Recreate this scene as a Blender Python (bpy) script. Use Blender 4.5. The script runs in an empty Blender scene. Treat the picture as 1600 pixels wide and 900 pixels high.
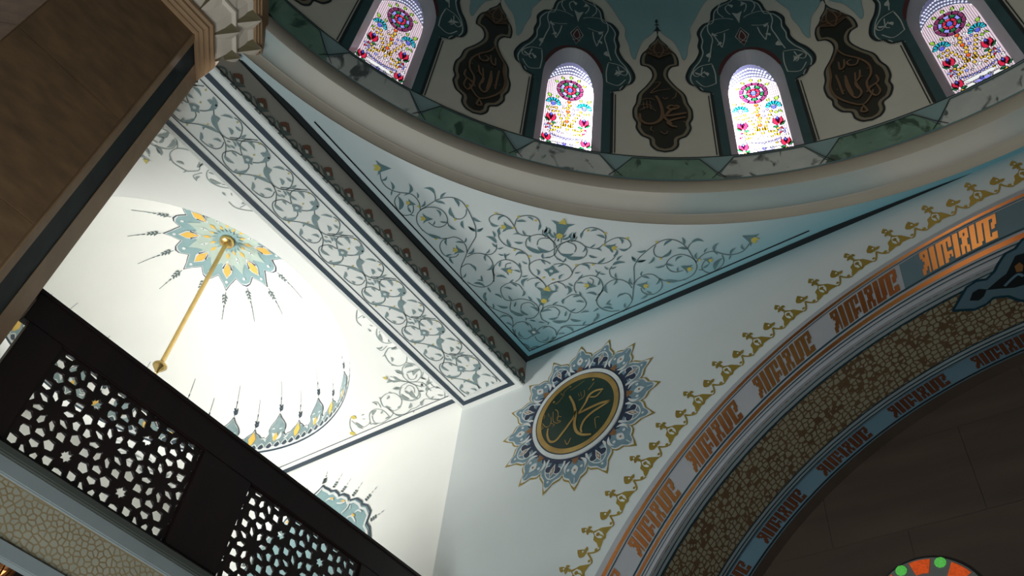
import bpy, bmesh, math, random
from math import sin, cos, pi, radians, degrees, atan2, hypot, sqrt
from mathutils import Vector, Matrix
from mathutils.geometry import tessellate_polygon

# ------------------------------------------------------------------ camera
RM = [Vector((0.8090, -0.3838, -0.4452)), Vector((0.5801, 0.6436, 0.4993)), Vector((0.0950, -0.6622, 0.7433))]  # world axes seen by camera
FPX = 1367.5
RX = Vector((0.8090, 0.5801, 0.0950)).normalized()
RY = Vector((-0.3838, 0.6436, -0.6622)); RY = (RY - RX * RX.dot(RY)).normalized()
RZ = RX.cross(RY)
S = bpy.context.scene
COL = S.collection
cd = bpy.data.cameras.new('camera'); cam = bpy.data.objects.new('camera', cd); COL.objects.link(cam)
cd.sensor_width = 36; cd.lens = FPX / 1600 * 36; cd.clip_start = 0.05
cam.matrix_world = Matrix(((RX.x, -RY.x, -RZ.x, 0), (RX.y, -RY.y, -RZ.y, 0), (RX.z, -RY.z, -RZ.z, 0), (0, 0, 0, 1)))
S.camera = cam
S.view_settings.view_transform = 'Standard'; S.view_settings.look = 'None'
S.view_settings.exposure = 0.0; S.view_settings.gamma = 1.0
S.cycles.max_bounces = 7; S.cycles.diffuse_bounces = 4; S.cycles.transparent_max_bounces = 12
S.cycles.use_denoising = True
S.cycles.sample_clamp_indirect = 6

# ------------------------------------------------------------------ world: bright hazy sky with a wide glow round the sun
def rayd(x, y):
    return (RX * ((x - 800) / FPX) + RY * ((y - 450) / FPX) + RZ).normalized()
w = bpy.data.worlds.new('sky'); S.world = w; w.use_nodes = True
nt = w.node_tree; nt.nodes.clear()
N = nt.nodes.new; Lk = nt.links.new
tc = N('ShaderNodeTexCoord'); vm = N('ShaderNodeVectorMath'); vm.operation = 'DOT_PRODUCT'
sd = rayd(1040, 228); vm.inputs[1].default_value = sd
Lk(tc.outputs['Generated'], vm.inputs[0])
p1 = N('ShaderNodeMath'); p1.operation = 'MAXIMUM'; p1.inputs[1].default_value = 0; Lk(vm.outputs['Value'], p1.inputs[0])
p2 = N('ShaderNodeMath'); p2.operation = 'POWER'; p2.inputs[1].default_value = 450; Lk(p1.outputs[0], p2.inputs[0])
p3 = N('ShaderNodeMath'); p3.operation = 'MULTIPLY_ADD'; p3.inputs[1].default_value = 65; p3.inputs[2].default_value = 1.25; Lk(p2.outputs[0], p3.inputs[0])
bgn = N('ShaderNodeBackground'); bgn.inputs[0].default_value = (0.93, 0.95, 1.0, 1); Lk(p3.outputs[0], bgn.inputs[1])
wo = N('ShaderNodeOutputWorld'); Lk(bgn.outputs[0], wo.inputs[0])

# ------------------------------------------------------------------ daylight through the side bay windows, plus added fill lights
def area(name, loc, target, sx, sy, power, color, spread=180):
    l = bpy.data.lights.new(name, 'AREA'); l.shape = 'RECTANGLE'; l.size = sx; l.size_y = sy
    l.energy = power; l.color = color; l.spread = radians(spread)
    o = bpy.data.objects.new(name, l); COL.objects.link(o); o.location = loc
    o.rotation_euler = (Vector(target) - Vector(loc)).to_track_quat('-Z', 'Y').to_euler()
    return o
area('bay_dome_fill', (-11.8, 1.5, 3.7), (-9.0, 5.9, 9.6), 1.4, 1.4, 250, (1.0, 0.985, 0.96), 74)  # added uplight low in the bay, narrowed to brighten its dome
area('bay_window_daylight', (-12.9, 4.0, 4.6), (-6.2, 5.8, 7.0), 3.0, 2.4, 98, (0.93, 0.985, 1.0), 150)
area('hall_floor_fill', (-3.7, 0.5, -1.2), (-3.9, 5.0, 8.4), 3.6, 3.6, 330, (0.88, 0.98, 1.0), 150)  # added upward fill near the floor, brightens ceiling and north wall

area('gilt_highlight_fill', (0.0, 2.1, 12.85), (-0.2, 6.9, 7.5), 0.9, 0.9, 7, (1.0, 0.84, 0.6), 120)  # added unseen warm light, makes highlights on the gilt script

# ------------------------------------------------------------------ materials
MATS = {}
def lin(c):
    return tuple((x / 12.92 if x <= 0.04045 else ((x + 0.055) / 1.055) ** 2.4) for x in c)
def rgb(r, g, b): return lin((r / 255, g / 255, b / 255)) + (1,)
def mat(name, col, rough=0.6, metal=0.0, col2=None, scale=4, amt=0.5, bump=0.0, detail=4, emit=None, spec=0.4):
    if name in MATS: return MATS[name]
    m = bpy.data.materials.new(name); m.use_nodes = True; t = m.node_tree
    b = t.nodes['Principled BSDF']; b.inputs['Roughness'].default_value = rough; b.inputs['Metallic'].default_value = metal
    b.inputs['Specular IOR Level'].default_value = spec
    if col2 is None: col2 = tuple(min(1, c * 0.86) for c in col[:3]) + (1,)
    tcn = t.nodes.new('ShaderNodeTexCoord'); n = t.nodes.new('ShaderNodeTexNoise'); n.inputs['Scale'].default_value = scale; n.inputs['Detail'].default_value = detail
    t.links.new(tcn.outputs['Object'], n.inputs['Vector'])
    r = t.nodes.new('ShaderNodeValToRGB'); r.color_ramp.elements[0].position = 0.5 - amt / 2; r.color_ramp.elements[1].position = 0.5 + amt / 2
    r.color_ramp.elements[0].color = col2; r.color_ramp.elements[1].color = col
    t.links.new(n.outputs['Fac'], r.inputs['Fac']); t.links.new(r.outputs['Color'], b.inputs['Base Color'])
    if bump:
        bp = t.nodes.new('ShaderNodeBump'); bp.inputs['Strength'].default_value = bump; bp.inputs['Distance'].default_value = 0.02
        t.links.new(n.outputs['Fac'], bp.inputs['Height']); t.links.new(bp.outputs['Normal'], b.inputs['Normal'])
    MATS[name] = m; return m
def nodes_of(m): return m.node_tree, m.node_tree.nodes['Principled BSDF']
def mathn(t, op, a, b=None, clamp=False):
    n = t.nodes.new('ShaderNodeMath'); n.operation = op; n.use_clamp = clamp
    for i, v in enumerate((a, b)):
        if v is None: continue
        if isinstance(v, (int, float)): n.inputs[i].default_value = v
        else: t.links.new(v, n.inputs[i])
    return n.outputs[0]
def mixc(t, f, a, b):
    n = t.nodes.new('ShaderNodeMix'); n.data_type = 'RGBA'
    if isinstance(f, (int, float)): n.inputs[0].default_value = f
    else: t.links.new(f, n.inputs[0])
    for i, v in ((6, a), (7, b)):
        if isinstance(v, tuple): n.inputs[i].default_value = v
        else: t.links.new(v, n.inputs[i])
    return n.outputs[2]
def posxyz(t):
    g = t.nodes.new('ShaderNodeNewGeometry'); s = t.nodes.new('ShaderNodeSeparateXYZ'); t.links.new(g.outputs['Position'], s.inputs[0]); return s.outputs

HC = 8.45      # height of the flat ceiling under the dome ring
YW = 6.906     # wall with the medallion
XB = -5.69     # hall face of the beam
ZB = 8.0       # soffit of the beam
CX, CY = 0.597, 0.597
RD = 6.05      # drum radius
BC = (-10.01, 4.02); BR = 2.62; BZ = 8.498   # side bay dome
YBAY = 7.13
XBAL = -6.3    # plane of the gallery screen

white = mat('white_plaster', rgb(222, 224, 220), 0.75, scale=1.4, amt=0.9, col2=rgb(210, 213, 210))
baywhite = mat('bay_plaster', rgb(236, 236, 230), 0.75, scale=1.2, amt=0.9, col2=rgb(226, 226, 221))
taupe = mat('taupe_plaster', rgb(206, 194, 176), 0.7, scale=2.0, amt=0.9, col2=rgb(190, 180, 164))
beige = mat('beige_plaster', rgb(222, 216, 200), 0.75, scale=1.5, amt=0.9, col2=rgb(208, 204, 190))
# ceiling under the dome: airbrushed teal along its painted border
def teal_tint(name, kind):
    m = mat(name, rgb(218, 222, 220) if kind != 'ring' else rgb(218, 208, 194), 0.7, scale=1.5, amt=0.9, col2=rgb(208, 213, 211) if kind != 'ring' else rgb(206, 198, 186)); t, b = nodes_of(m)
    base = b.inputs['Base Color'].links[0].from_socket; x, y, z = posxyz(t)
    if kind == 'ceiling':
        d1 = mathn(t, 'SUBTRACT', x, XB); d2 = mathn(t, 'SUBTRACT', YW, y)
        f1 = mathn(t, 'SUBTRACT', 1.0, mathn(t, 'DIVIDE', d1, 0.75), True); f2 = mathn(t, 'SUBTRACT', 1.0, mathn(t, 'DIVIDE', d2, 1.0), True)
        f1 = mathn(t, 'MULTIPLY', f1, 0.3)
        dd = mathn(t, 'SUBTRACT', 1.0, mathn(t, 'DIVIDE', mathn(t, 'ADD', d1, d2), 2.3), True)
        f = mathn(t, 'MAXIMUM', mathn(t, 'MAXIMUM', f1, f2), mathn(t, 'MULTIPLY', dd, 1.25), True)
    elif kind == 'wall':
        f = mathn(t, 'SUBTRACT', 1.0, mathn(t, 'DIVIDE', mathn(t, 'SUBTRACT', HC, z), 0.42), True)  # wall: teal fading downwards from the ceiling line
        fx = mathn(t, 'GREATER_THAN', x, XB); f = mathn(t, 'MULTIPLY', mathn(t, 'MULTIPLY', f, f), fx)
    else:
        n = t.nodes.new('ShaderNodeTexNoise'); n.inputs['Scale'].default_value = 0.55; n.inputs['Detail'].default_value = 1
        g = t.nodes.new('ShaderNodeNewGeometry'); t.links.new(g.outputs['Position'], n.inputs['Vector'])
        f = mathn(t, 'MULTIPLY', mathn(t, 'SUBTRACT', n.outputs['Fac'], 0.42), 3.5, True)  # ring: teal in random patches
    f = mathn(t, 'MULTIPLY', f, {'ceiling': 0.92, 'wall': 0.6, 'ring': 0.5}[kind])
    t.links.new(mixc(t, f, base, rgb(96, 162, 174)), b.inputs['Base Color']); return m
ceil_m = teal_tint('airbrushed_ceiling', 'ceiling'); wall_m = teal_tint('teal_edged_wall', 'wall'); ring_m = teal_tint('teal_patched_ring', 'ring')
navy = mat('navy_paint', rgb(52, 66, 78), 0.5, scale=6)
black = mat('black_paint', rgb(28, 34, 36), 0.5, scale=6)
tealline = mat('dark_teal_paint', rgb(24, 62, 74), 0.5, scale=6)
leafm = mat('slate_green_paint', rgb(108, 138, 140), 0.6, scale=9, amt=0.6, col2=rgb(78, 110, 116))
leafb = mat('soft_green_paint', rgb(140, 158, 158), 0.6, scale=7, amt=0.6, col2=rgb(112, 134, 136))
leafbay = mat('bay_leaf_paint', rgb(150, 160, 156), 0.6, scale=7, amt=0.6, col2=rgb(128, 140, 138))
stemm = mat('stem_paint', rgb(98, 112, 112), 0.6, scale=9)
yellow = mat('yellow_paint', rgb(206, 188, 92), 0.6, scale=9)
goldp = mat('gold_paint', rgb(176, 150, 62), 0.45, 0.35, col2=rgb(132, 108, 40), scale=3, amt=0.8)
goldr = mat('gilt_band', rgb(232, 160, 92), 0.34, 0.9, col2=rgb(170, 92, 52), scale=0.8, amt=0.5, detail=6, spec=0.5)
goldk = mat('gilt_script', rgb(232, 164, 96), 0.34, 0.9, col2=rgb(160, 88, 52), scale=0.7, amt=0.5, detail=6, spec=0.5)
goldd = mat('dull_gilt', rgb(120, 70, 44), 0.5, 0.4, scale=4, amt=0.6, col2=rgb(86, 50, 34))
bandw = mat('band_grey', rgb(178, 176, 178), 0.5, scale=2, amt=0.8, col2=rgb(160, 162, 168))
bandblue = mat('band_blue', rgb(96, 122, 132), 0.45, scale=2)
bluegrey = mat('blue_grey_paint', rgb(124, 150, 160), 0.6, scale=9, amt=0.5, col2=rgb(104, 132, 144))
whitep = mat('white_paint', rgb(214, 218, 216), 0.6, scale=9)
deepnavy = mat('deep_navy_paint', rgb(44, 54, 76), 0.5, scale=9)
brownp = mat('brown_paint', rgb(142, 98, 58), 0.5, scale=9)
darkgreen = mat('dark_green_enamel', rgb(30, 56, 44), 0.35, scale=2, amt=0.8, col2=rgb(22, 42, 34))
scriptg = mat('medallion_gold', rgb(190, 158, 92), 0.4, 0.3, col2=rgb(150, 116, 60), scale=4, amt=0.6)
crest_t = mat('crest_teal', rgb(60, 92, 94), 0.6, scale=3, amt=0.6, col2=rgb(50, 78, 80))
crestline = mat('crest_line', rgb(196, 202, 196), 0.6, scale=5)
crimson = mat('crimson_paint', rgb(92, 42, 44), 0.6, scale=5)
skyblue = mat('lambrequin_blue', rgb(150, 186, 188), 0.7, scale=1.2, amt=0.9, col2=rgb(136, 172, 176))
palet = mat('pale_teal_band', rgb(148, 176, 176), 0.6, scale=2)
cart_rim = mat('cartouche_rim', rgb(140, 128, 106), 0.6, scale=5)
cart_in = mat('cartouche_ground', rgb(44, 34, 22), 0.55, scale=1.3, amt=0.5, col2=rgb(26, 28, 20))
cart_top = mat('cartouche_brown', rgb(66, 44, 28), 0.55, scale=3)
cart_s = mat('cartouche_script', rgb(124, 92, 64), 0.5, scale=5)
rose_b = mat('rosette_blue', rgb(136, 166, 168), 0.6, scale=5)
rose_g = mat('rosette_sage', rgb(176, 192, 180), 0.6, scale=5)
rose_y = mat('rosette_ochre', rgb(226, 182, 84), 0.6, scale=5)
brass = mat('brass', rgb(206, 176, 112), 0.25, 0.9, scale=8)
orange = mat('orange_brown_paint', rgb(128, 82, 58), 0.6, scale=8)
greeng = mat('grey_green_paint', rgb(104, 118, 112), 0.6, scale=8)
wood = mat('dark_walnut', rgb(38, 22, 20), 0.42, scale=3, amt=0.7, col2=rgb(20, 13, 14), detail=8)
stone = mat('brown_marble', rgb(150, 116, 84), 0.6, scale=4, amt=0.7, col2=rgb(104, 82, 62), spec=.15, detail=10)
stone2 = mat('light_brown_marble', rgb(170, 136, 102), 0.55, scale=3, amt=0.7, col2=rgb(136, 106, 78), detail=10, spec=.2)
greens = mat('dark_green_marble', rgb(22, 42, 42), 0.6, scale=4, amt=0.4, col2=rgb(12, 22, 26), detail=10, spec=.1)
capm = mat('capital_marble', rgb(236, 222, 206), 0.5, scale=3, amt=0.8, col2=rgb(214, 196, 178), detail=8)
ledge_m = mat('grey_ledge_stone', rgb(150, 156, 156), 0.5, scale=3)
cream = mat('cream_inlay', rgb(186, 178, 156), 0.55, scale=3, amt=0.8, col2=rgb(160, 158, 140))
giltlat = mat('gilt_tracery', rgb(172, 152, 118), 0.55, 0.0, scale=4, amt=0.8, col2=rgb(148, 124, 88))
lead = mat('window_lead', rgb(22, 20, 24), 0.6, scale=9)
nichem = mat('niche_marble', rgb(96, 80, 68), 0.55, scale=0.5, amt=0.7, col2=rgb(64, 52, 44), detail=10)
floor_m = mat('grey_teal_carpet', rgb(96, 104, 102), 0.9, scale=3)
hallw = mat('hall_stone', rgb(128, 130, 126), 0.7, scale=2)
# stretch the niche veins sideways
def stretch(m, sx, sy, sz):
    t, b = nodes_of(m)
    n = [k for k in t.nodes if k.type == 'TEX_NOISE'][0]; tcn = [k for k in t.nodes if k.type == 'TEX_COORD'][0]
    mp = t.nodes.new('ShaderNodeMapping'); mp.inputs['Scale'].default_value = (sx, sy, sz)
    t.links.new(tcn.outputs['Object'], mp.inputs[0]); t.links.new(mp.outputs[0], n.inputs['Vector'])
stretch(nichem, 1, 1, 7); stretch(wood, 3, 3, 0.6); stretch(stone, 1, 1, 2.2)
def marble(name, c1, c2, c3, scale):
    m = mat(name, c1, 0.35, col2=c2, scale=scale, amt=0.35, detail=8); t, b = nodes_of(m)
    base = b.inputs['Base Color'].links[0].from_socket
    n = t.nodes.new('ShaderNodeTexNoise'); n.inputs['Scale'].default_value = scale * 0.8; n.inputs['Detail'].default_value = 5; n.inputs['Distortion'].default_value = 1.6
    mp = t.nodes.new('ShaderNodeMapping'); mp.inputs['Scale'].default_value = (1.5, 1.5, 0.8); mp.inputs['Rotation'].default_value = (0.5, 0.3, 0.6)
    tcn = t.nodes.new('ShaderNodeNewGeometry'); t.links.new(tcn.outputs['Position'], mp.inputs[0]); t.links.new(mp.outputs[0], n.inputs['Vector'])
    r = t.nodes.new('ShaderNodeValToRGB'); r.color_ramp.elements[0].position = 0.56; r.color_ramp.elements[1].position = 0.64
    r.color_ramp.elements[0].color = (0, 0, 0, 1); r.color_ramp.elements[1].color = (1, 1, 1, 1)
    t.links.new(n.outputs['Fac'], r.inputs[0]); t.links.new(mixc(t, r.outputs[0], base, c3), b.inputs['Base Color']); return m
marw = marble('white_veined_marble', rgb(218, 218, 210), rgb(198, 200, 194), rgb(96, 100, 98), 2.6)
marg = marble('green_veined_marble', rgb(124, 156, 134), rgb(96, 130, 110), rgb(52, 80, 64), 2.4)
# small fretwork print on the arch soffit, laid out in metres along the curve (UV)
def fret():
    m = mat('arch_fretwork', rgb(150, 138, 112), 0.6); t, b = nodes_of(m)
    uv = t.nodes.new('ShaderNodeUVMap'); v = t.nodes.new('ShaderNodeTexVoronoi'); v.feature = 'DISTANCE_TO_EDGE'; v.inputs['Scale'].default_value = 15; v.inputs['Randomness'].default_value = 0.55
    t.links.new(uv.outputs[0], v.inputs['Vector'])
    f = mathn(t, 'LESS_THAN', v.outputs['Distance'], 0.12)
    v2 = t.nodes.new('ShaderNodeTexVoronoi'); v2.inputs['Scale'].default_value = 6.5; v2.inputs['Randomness'].default_value = 0.3; t.links.new(uv.outputs[0], v2.inputs['Vector'])
    f2 = mathn(t, 'LESS_THAN', v2.outputs['Distance'], 0.11)
    n = t.nodes.new('ShaderNodeTexNoise'); n.inputs['Scale'].default_value = 3; t.links.new(uv.outputs[0], n.inputs['Vector'])
    brown = mixc(t, n.outputs['Fac'], rgb(84, 66, 46), rgb(118, 90, 62))
    t.links.new(mixc(t, mathn(t, 'MAXIMUM', f, f2), rgb(152, 144, 120), brown), b.inputs['Base Color']); return m
fretm = fret()
def glass(name, col):
    if name in MATS: return MATS[name]
    m = bpy.data.materials.new(name); m.use_nodes = True; t = m.node_tree; t.nodes.clear()
    n = t.nodes.new('ShaderNodeTexNoise'); n.inputs['Scale'].default_value = 12
    tr = t.nodes.new('ShaderNodeBsdfTransparent'); o = t.nodes.new('ShaderNodeOutputMaterial'); gl = t.nodes.new('ShaderNodeBsdfGlossy')
    gl.inputs['Roughness'].default_value = 0.2
    t.links.new(mixc(t, n.outputs['Fac'], col, tuple(c * 0.8 for c in col[:3]) + (1,)), tr.inputs[0])
    mx = t.nodes.new('ShaderNodeMixShader'); mx.inputs[0].default_value = 0.03
    t.links.new(tr.outputs[0], mx.inputs[1]); t.links.new(gl.outputs[0], mx.inputs[2]); t.links.new(mx.outputs[0], o.inputs[0])
    MATS[name] = m; return m
G = dict(pink=glass('glass_pale_pink', (0.95, 0.74, 0.80, 1)), clear=glass('glass_frosted', (0.78, 0.80, 0.95, 1)), red=glass('glass_red', (0.62, 0.02, 0.06, 1)),
         mag=glass('glass_plum', (0.20, 0.03, 0.10, 1)), green=glass('glass_green', (0.02, 0.16, 0.05, 1)), lime=glass('glass_lime', (0.30, 0.52, 0.06, 1)),
         cyan=glass('glass_cyan', (0.02, 0.42, 0.52, 1)), blue=glass('glass_blue', (0.10, 0.12, 0.62, 1)), yel=glass('glass_amber', (0.75, 0.48, 0.05, 1)),
         lav=glass('glass_lavender', (0.32, 0.32, 0.86, 1)), whi=glass('glass_white', (0.85, 0.85, 0.80, 1)), ora=glass('glass_orange', (0.75, 0.10, 0.01, 1)))

# ------------------------------------------------------------------ object helpers
def setp(o, label=None, cat=None, group=None, kind=None):
    if label: o['label'] = label
    if cat: o['category'] = cat
    if group: o['group'] = group
    if kind: o['kind'] = kind
    return o
def link(name, me, parent=None):
    o = bpy.data.objects.new(name, me); COL.objects.link(o)
    if parent: o.parent = parent; o.matrix_parent_inverse = parent.matrix_world.inverted() if False else Matrix()
    return o
def empty(name, label=None, cat=None, group=None, kind=None):
    o = bpy.data.objects.new(name, None); COL.objects.link(o); o.empty_display_size = 0.1
    return setp(o, label, cat, group, kind)
def mesh(name, vs, fs, m, parent=None, smooth=False, mats=None, midx=None):
    me = bpy.data.meshes.new(name); me.from_pydata([tuple(v) for v in vs], [], fs)
    for k in (mats or [m]): me.materials.append(k)
    if midx: me.polygons.foreach_set('material_index', midx)
    if smooth: me.polygons.foreach_set('use_smooth', [True] * len(me.polygons))
    me.update(); return link(name, me, parent)
def box(name, x0, x1, y0, y1, z0, z1, m, parent=None, bevel=0):
    bm = bmesh.new(); bmesh.ops.create_cube(bm, size=1)
    for v in bm.verts: v.co = Vector((x0 + (v.co.x + .5) * (x1 - x0), y0 + (v.co.y + .5) * (y1 - y0), z0 + (v.co.z + .5) * (z1 - z0)))
    if bevel: bmesh.ops.bevel(bm, geom=bm.edges[:], offset=bevel, segments=2, affect='EDGES')
    me = bpy.data.meshes.new(name); bm.to_mesh(me); bm.free(); me.materials.append(m); return link(name, me, parent)
def lathe(name, prof, cx, cy, a0, a1, n, m, parent=None, smooth=True, m_of=None):
    vs, fs = [], []; closed = abs(a1 - a0 - 2 * pi) < 1e-6; k = len(prof); rows = n if closed else n + 1
    for i in range(rows):
        a = a0 + (a1 - a0) * i / n
        for r, z in prof: vs.append((cx + r * cos(a), cy + r * sin(a), z))
    for i in range(n):
        j = (i + 1) % rows
        for q in range(k - 1): fs.append((i * k + q, i * k + q + 1, j * k + q + 1, j * k + q))
    return mesh(name, vs, fs, m, parent, smooth)

# ------------------------------------------------------------------ flat painting toolkit: 2D shapes mapped onto real surfaces
def cat_rom(P, n=6, closed=False):
    out = []; L = len(P)
    if L < 3 and not closed: return list(P)
    rng = range(L) if closed else range(L - 1)
    for i in rng:
        if closed: p0, p1, p2, p3 = P[i - 1], P[i], P[(i + 1) % L], P[(i + 2) % L]
        else: p0, p1, p2, p3 = P[max(i - 1, 0)], P[i], P[i + 1], P[min(i + 2, L - 1)]
        for k in range(n):
            t = k / n; a = -.5 * t ** 3 + t * t - .5 * t; b = 1.5 * t ** 3 - 2.5 * t * t + 1; c = -1.5 * t ** 3 + 2 * t * t + .5 * t; d = .5 * t ** 3 - .5 * t * t
            out.append((a * p0[0] + b * p1[0] + c * p2[0] + d * p3[0], a * p0[1] + b * p1[1] + c * p2[1] + d * p3[1]))
    if not closed: out.append(P[-1])
    return out
class Art:
    def __init__(s): s.v = []; s.f = []; s.mi = []; s.mats = []
    def m(s, m):
        if m not in s.mats: s.mats.append(m)
        return s.mats.index(m)
    def poly(s, P, m, h=0.004, holes=()):
        loops = [list(P)] + [list(x) for x in holes]; i0 = len(s.v); k = s.m(m)
        for lp in loops:
            for p in lp: s.v.append((p[0], p[1], h))
        for t in tessellate_polygon([[Vector((p[0], p[1], 0)) for p in lp] for lp in loops]):
            s.f.append(tuple(i0 + q for q in t)); s.mi.append(k)
    def stroke(s, P, w, m, h=0.004, smooth=5, taper=0, closed=False):
        Q = cat_rom(P, smooth, closed) if smooth > 1 else list(P)
        if closed: Q = Q + [Q[0]]
        n = len(Q); i0 = len(s.v); k = s.m(m)
        for i, (x, y) in enumerate(Q):
            a = Q[max(i - 1, 0)]; b = Q[min(i + 1, n - 1)]
            if closed and i in (0, n - 1): a, b = Q[-2], Q[1]
            dx, dy = b[0] - a[0], b[1] - a[1]; L = hypot(dx, dy) or 1e-9; t = i / (n - 1)
            ww = w / 2 * ((1 - taper) + taper * sin(pi * min(1, max(0, t))) ** 0.7)
            nx, ny = -dy / L * ww, dx / L * ww
            s.v.append((x + nx, y + ny, h)); s.v.append((x - nx, y - ny, h))
        for i in range(n - 1):
            a = i0 + 2 * i; s.f.append((a, a + 1, a + 3, a + 2)); s.mi.append(k)
    def leaf(s, p0, p1, m, h=0.006, wf=0.24, bend=0.16, notch=False):
        dx, dy = p1[0] - p0[0], p1[1] - p0[1]; L = hypot(dx, dy) or 1e-6; nx, ny = -dy / L, dx / L; n = 8
        up, lo = [], []
        for i in range(n + 1):
            t = i / n; c = 4 * t * (1 - t) * bend * L; ww = wf * L * .5 * sin(pi * min(1, t ** 0.75)) ** 0.9
            x = p0[0] + dx * t + nx * c; y = p0[1] + dy * t + ny * c
            up.append((x + nx * ww * 1.15, y + ny * ww * 1.15)); lo.append((x - nx * ww * .85, y - ny * ww * .85))
        i0 = len(s.v); k = s.m(m)
        for a, b in zip(up, lo): s.v.append((*a, h)); s.v.append((*b, h))
        for i in range(n): a = i0 + 2 * i; s.f.append((a, a + 1, a + 3, a + 2)); s.mi.append(k)
    def disc(s, c, r, m, h=0.006, n=12, ry=None):
        s.poly([(c[0] + r * cos(2 * pi * i / n), c[1] + (ry or r) * sin(2 * pi * i / n)) for i in range(n)], m, h)
    def xf(s, fn):
        s.v = [(*fn(x, y), h) for x, y, h in s.v]; return s
    def add(s, o, fn=None):
        i0 = len(s.v); s.v += [((*fn(x, y), h) if fn else (x, y, h)) for x, y, h in o.v]
        mp = [s.m(k) for k in o.mats]
        s.f += [tuple(i0 + q for q in t) for t in o.f]; s.mi += [mp[k] for k in o.mi]; return s
    def slice(s, du=None, dv=None):
        bm = bmesh.new(); lay = bm.faces.layers.int.new('m'); vs = [bm.verts.new(v) for v in s.v]
        for f, k in zip(s.f, s.mi):
            try: fc = bm.faces.new([vs[q] for q in f]); fc[lay] = k
            except ValueError: pass
        for ax, d in ((0, du), (1, dv)):
            if not d: continue
            lo = min(v.co[ax] for v in bm.verts); hi = max(v.co[ax] for v in bm.verts); t = math.floor(lo / d) * d + d
            while t < hi:
                co = [0, 0, 0]; no = [0, 0, 0]; co[ax] = t; no[ax] = 1
                bmesh.ops.bisect_plane(bm, geom=bm.verts[:] + bm.edges[:] + bm.faces[:], plane_co=co, plane_no=no, dist=1e-6); t += d
        bm.verts.index_update(); s.v = [tuple(v.co) for v in bm.verts]; s.f = [tuple(v.index for v in f.verts) for f in bm.faces]; s.mi = [f[lay] for f in bm.faces]; bm.free(); return s
    def build(s, name, mp, parent=None):
        return mesh(name, [mp(*v) for v in s.v], s.f, None, parent, mats=s.mats, midx=s.mi)
mapW = lambda u, v, h: (u, YW - h, v)
mapWB = lambda u, v, h: (u, YBAY - h, v)
mapC = lambda u, v, h: (u, v, HC - h)
mapBC = lambda u, v, h: (u, v, BZ - h)
mapS = lambda u, v, h: (u, v, ZB - h)
mapX = lambda u, v, h: (XB + h, u, v)
def mapCyl(th0):
    def f(u, v, h):
        a = radians(th0) - u / RD; return (CX + (RD - h) * cos(a), CY + (RD - h) * sin(a), v)
    return f
# pixel tracings of the photograph -> coordinates on the real surface
def tr_(P, o, s, fn): return [fn(o[0] + x / s, o[1] + y / s) for x, y in P]
def onY(Y, x, y): d = rayd(x, y); d = d * (Y / d.y); return (d.x, d.z)
def onZ(Z, x, y): d = rayd(x, y); d = d * (Z / d.z); return (d.x, d.y)
def onX(X, x, y): d = rayd(x, y); d = d * (X / d.x); return (d.y, d.z)
def onCyl(th0, x, y):
    d = rayd(x, y); a = d.x ** 2 + d.y ** 2; b = -2 * (d.x * CX + d.y * CY); c = CX * CX + CY * CY - RD * RD
    t = (-b + sqrt(b * b - 4 * a * c)) / 2 / a; p = d * t
    return ((radians(th0) - atan2(p.y - CY, p.x - CX)) * RD, p.z)
wfn = lambda x, y: onY(YW, x, y)
cfn = lambda x, y: onZ(HC, x, y)

# ================================================================== LARGE STRUCTURE
# --- floor and the unseen walls that close the hall
mesh('floor', [(-14, -8, -1.6), (8, -8, -1.6), (8, 11, -1.6), (-14, 11, -1.6)], [(0, 1, 2, 3)], floor_m)['kind'] = 'structure'
mesh('wall_south', [(-14, -6.2, -1.6), (8, -6.2, -1.6), (8, -6.2, HC), (-14, -6.2, HC)], [(0, 1, 2, 3)], hallw)['kind'] = 'structure'
mesh('wall_east', [(6.95, -6.2, -1.6), (6.95, 11, -1.6), (6.95, 11, HC), (6.95, -6.2, HC)], [(0, 1, 2, 3)], hallw)['kind'] = 'structure'
# --- north wall with its great arch
AC = (0.64, 1.65); AR = 5.36
def arch_pts(c, r, a0, a1, n): return [(c[0] + r * cos(a0 + (a1 - a0) * i / n), c[1] + r * sin(a0 + (a1 - a0) * i / n)) for i in range(n + 1)]
wn = Art()
outl = [(-6.77, -1.6), (-6.77, HC + .04), (6.95, HC + .04), (6.95, -1.6), (AC[0] + AR, -1.6)] + arch_pts(AC, AR, 0, pi, 96) + [(AC[0] - AR, -1.6)]
wn.poly(outl, wall_m, 0)
north = wn.build('wall_north', mapW); north['kind'] = 'structure'
# pilaster cheek running back to the bay wall
mesh('wall_pilaster', [(-6.77, YW, -1.6), (-6.77, YBAY, -1.6), (-6.77, YBAY, BZ), (-6.77, YW, BZ)], [(0, 1, 2, 3)], baywhite)['kind'] = 'structure'
# --- arch soffit (intrados) with UVs in metres, and inner archivolt, back wall
YI = 7.93
def strip_arch(name, c, r, y0, y1, m, parent=None, n=96, legs=True, uv=False):
    pts = arch_pts(c, r, 0, pi, n)
    if legs: pts = [(c[0] + r, -1.6)] + pts + [(c[0] - r, -1.6)]
    vs = [(p[0], y, p[1]) for p in pts for y in (y0, y1)]; fs = [(2 * i, 2 * i + 1, 2 * i + 3, 2 * i + 2) for i in range(len(pts) - 1)]
    o = mesh(name, vs, fs, m, parent, True)
    if uv:
        l = o.data.uv_layers.new(name='UVMap'); arc = [0]
        for a, b in zip(pts, pts[1:]): arc.append(arc[-1] + hypot(b[0] - a[0], b[1] - a[1]))
        for lp in o.data.loops: l.data[lp.index].uv = (arc[lp.vertex_index // 2], vs[lp.vertex_index][1])
    return o
soffit = strip_arch('ceiling_arch', AC, AR, YW, YI, fretm, uv=True); soffit['kind'] = 'structure'
IR = 5.11
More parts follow.
